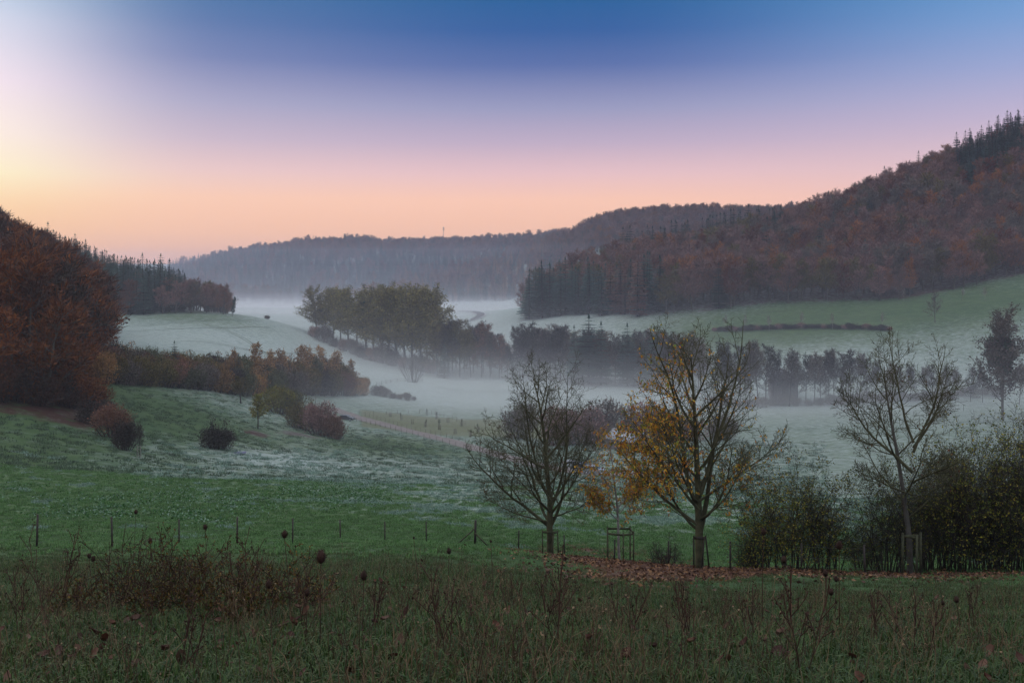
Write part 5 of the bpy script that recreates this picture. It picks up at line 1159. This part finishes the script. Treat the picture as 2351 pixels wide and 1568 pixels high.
    for k, (X, d, h, w, lb) in enumerate(BB):
        r2 = np.random.default_rng(700 + k); t = empty("bramble", gp(X, d, -.02)); tag(t, lb, "bramble"); br = []
        for j in range(17):
            a = r2.uniform(0, 6.28); sp = r2.uniform(.1, .8); br += grow(r2, (math.cos(a) * sp * w * .3, math.sin(a) * sp * w * .3, 0), (math.cos(a) * sp * .7, math.sin(a) * sp * .7, 1), h * r2.uniform(.42, 1.0), .0045, 2, (6, 5), (.4, .5), (55, 50), (-.06, .0, 0), (.14, .2, .2), t0=(.15, .1), seg=h * .1)
        br = [(P, np.maximum(R * .9, .0016), lv) for P, R, lv in br]; add("canes", branches_mesh([(P, R, 0) for P, R, lv in br], "canes", BRS, (3,)), t)
        n = 1100 if k > 1 else 450; C, D = sample_on(r2, br, (1, 2), n); V, Q = cards(r2, C, D, .032, .020, 1.0); add("leaves", make_mesh("leaves", V, Q, mats=[BRL]), t)
stalks()

# ---------------------------------------------------------------- labels: number look-alikes from the left
def ordinal(n):
    w = ['first', 'second', 'third', 'fourth', 'fifth', 'sixth', 'seventh', 'eighth', 'ninth', 'tenth', 'eleventh', 'twelfth']
    return w[n - 1] if n <= 12 else "%d%s" % (n, 'th' if 10 < n % 100 < 14 else {1: 'st', 2: 'nd', 3: 'rd'}.get(n % 10, 'th'))
def unique_labels():
    by = {}
    for o in scene.objects:
        if o.parent is None and "label" in o: by.setdefault(o["label"], []).append(o)
    for lb, os_ in by.items():
        if len(os_) < 2: continue
        os_.sort(key=lambda o: o.location.x / max(o.location.y, 1))
        for k, o in enumerate(os_): o["label"] = "%s, %s from the left" % (lb, ordinal(k + 1)) if k < len(os_) - 1 or len(os_) > 12 else lb + ", rightmost of them"
unique_labels()

# ---------------------------------------------------------------- haze and valley mist: nested closed boxes of even density
def haze_box(name, lo, hi, dens, col, g):
    mb = MB(); c = [(a + b) / 2 for a, b in zip(lo, hi)]; s = [b - a for a, b in zip(lo, hi)]
    mb.box(c, s); m, nt, b = mat_new(name + "_air"); nt.nodes.remove(b)
    v = nt.nodes.new("ShaderNodeVolumePrincipled"); v.inputs["Color"].default_value = col + (1,); v.inputs["Density"].default_value = dens; v.inputs["Anisotropy"].default_value = g
    nt.links.new(v.outputs[0], nt.nodes["Material Output"].inputs["Volume"])
    m.cycles.homogeneous_volume = True
    o = add("haze", mb.mesh(name, m)); tag(o, kind="stuff"); return o
haze_box("haze", (-2050, -60, -75), (2450, 2420, 150), 0.75e-4, (.70, .78, 1.0), 0.5)
haze_box("haze", (-2045, 1020, -74.9), (2445, 2415, 24), 1.7e-4, (.70, .78, 1.0), 0.5)
haze_box("haze", (-2043, 1010, -74.95), (2443, 2413, 62), 1.2e-4, (.70, .78, 1.0), 0.5)
LAYERS = [(90, 1e-5), (55, 2e-5), (25, 4e-5), (7, 4e-5), (-2.5, 4e-5), (-9, 5e-5), (-16, 8e-5), (-23, 1.6e-4), (-30, 3.6e-4), (-37, 1.6e-3), (-43, 3.2e-3)]
for k, (top, dens) in enumerate(LAYERS):      # mist thickening towards the valley floor
    e = (k + 1) * 5; c = min(1.0, .74 + .028 * k)
    haze_box("haze", (-2050 + e, (-50 + 4 * k) if top > 20 else (60 + k * 4 if top > -36 else 280 + k), -74.8 + k * .1), (2450 - e, 2420 - e, top), dens, (c, min(1, .80 + .02 * k), 1.0), 0.45)
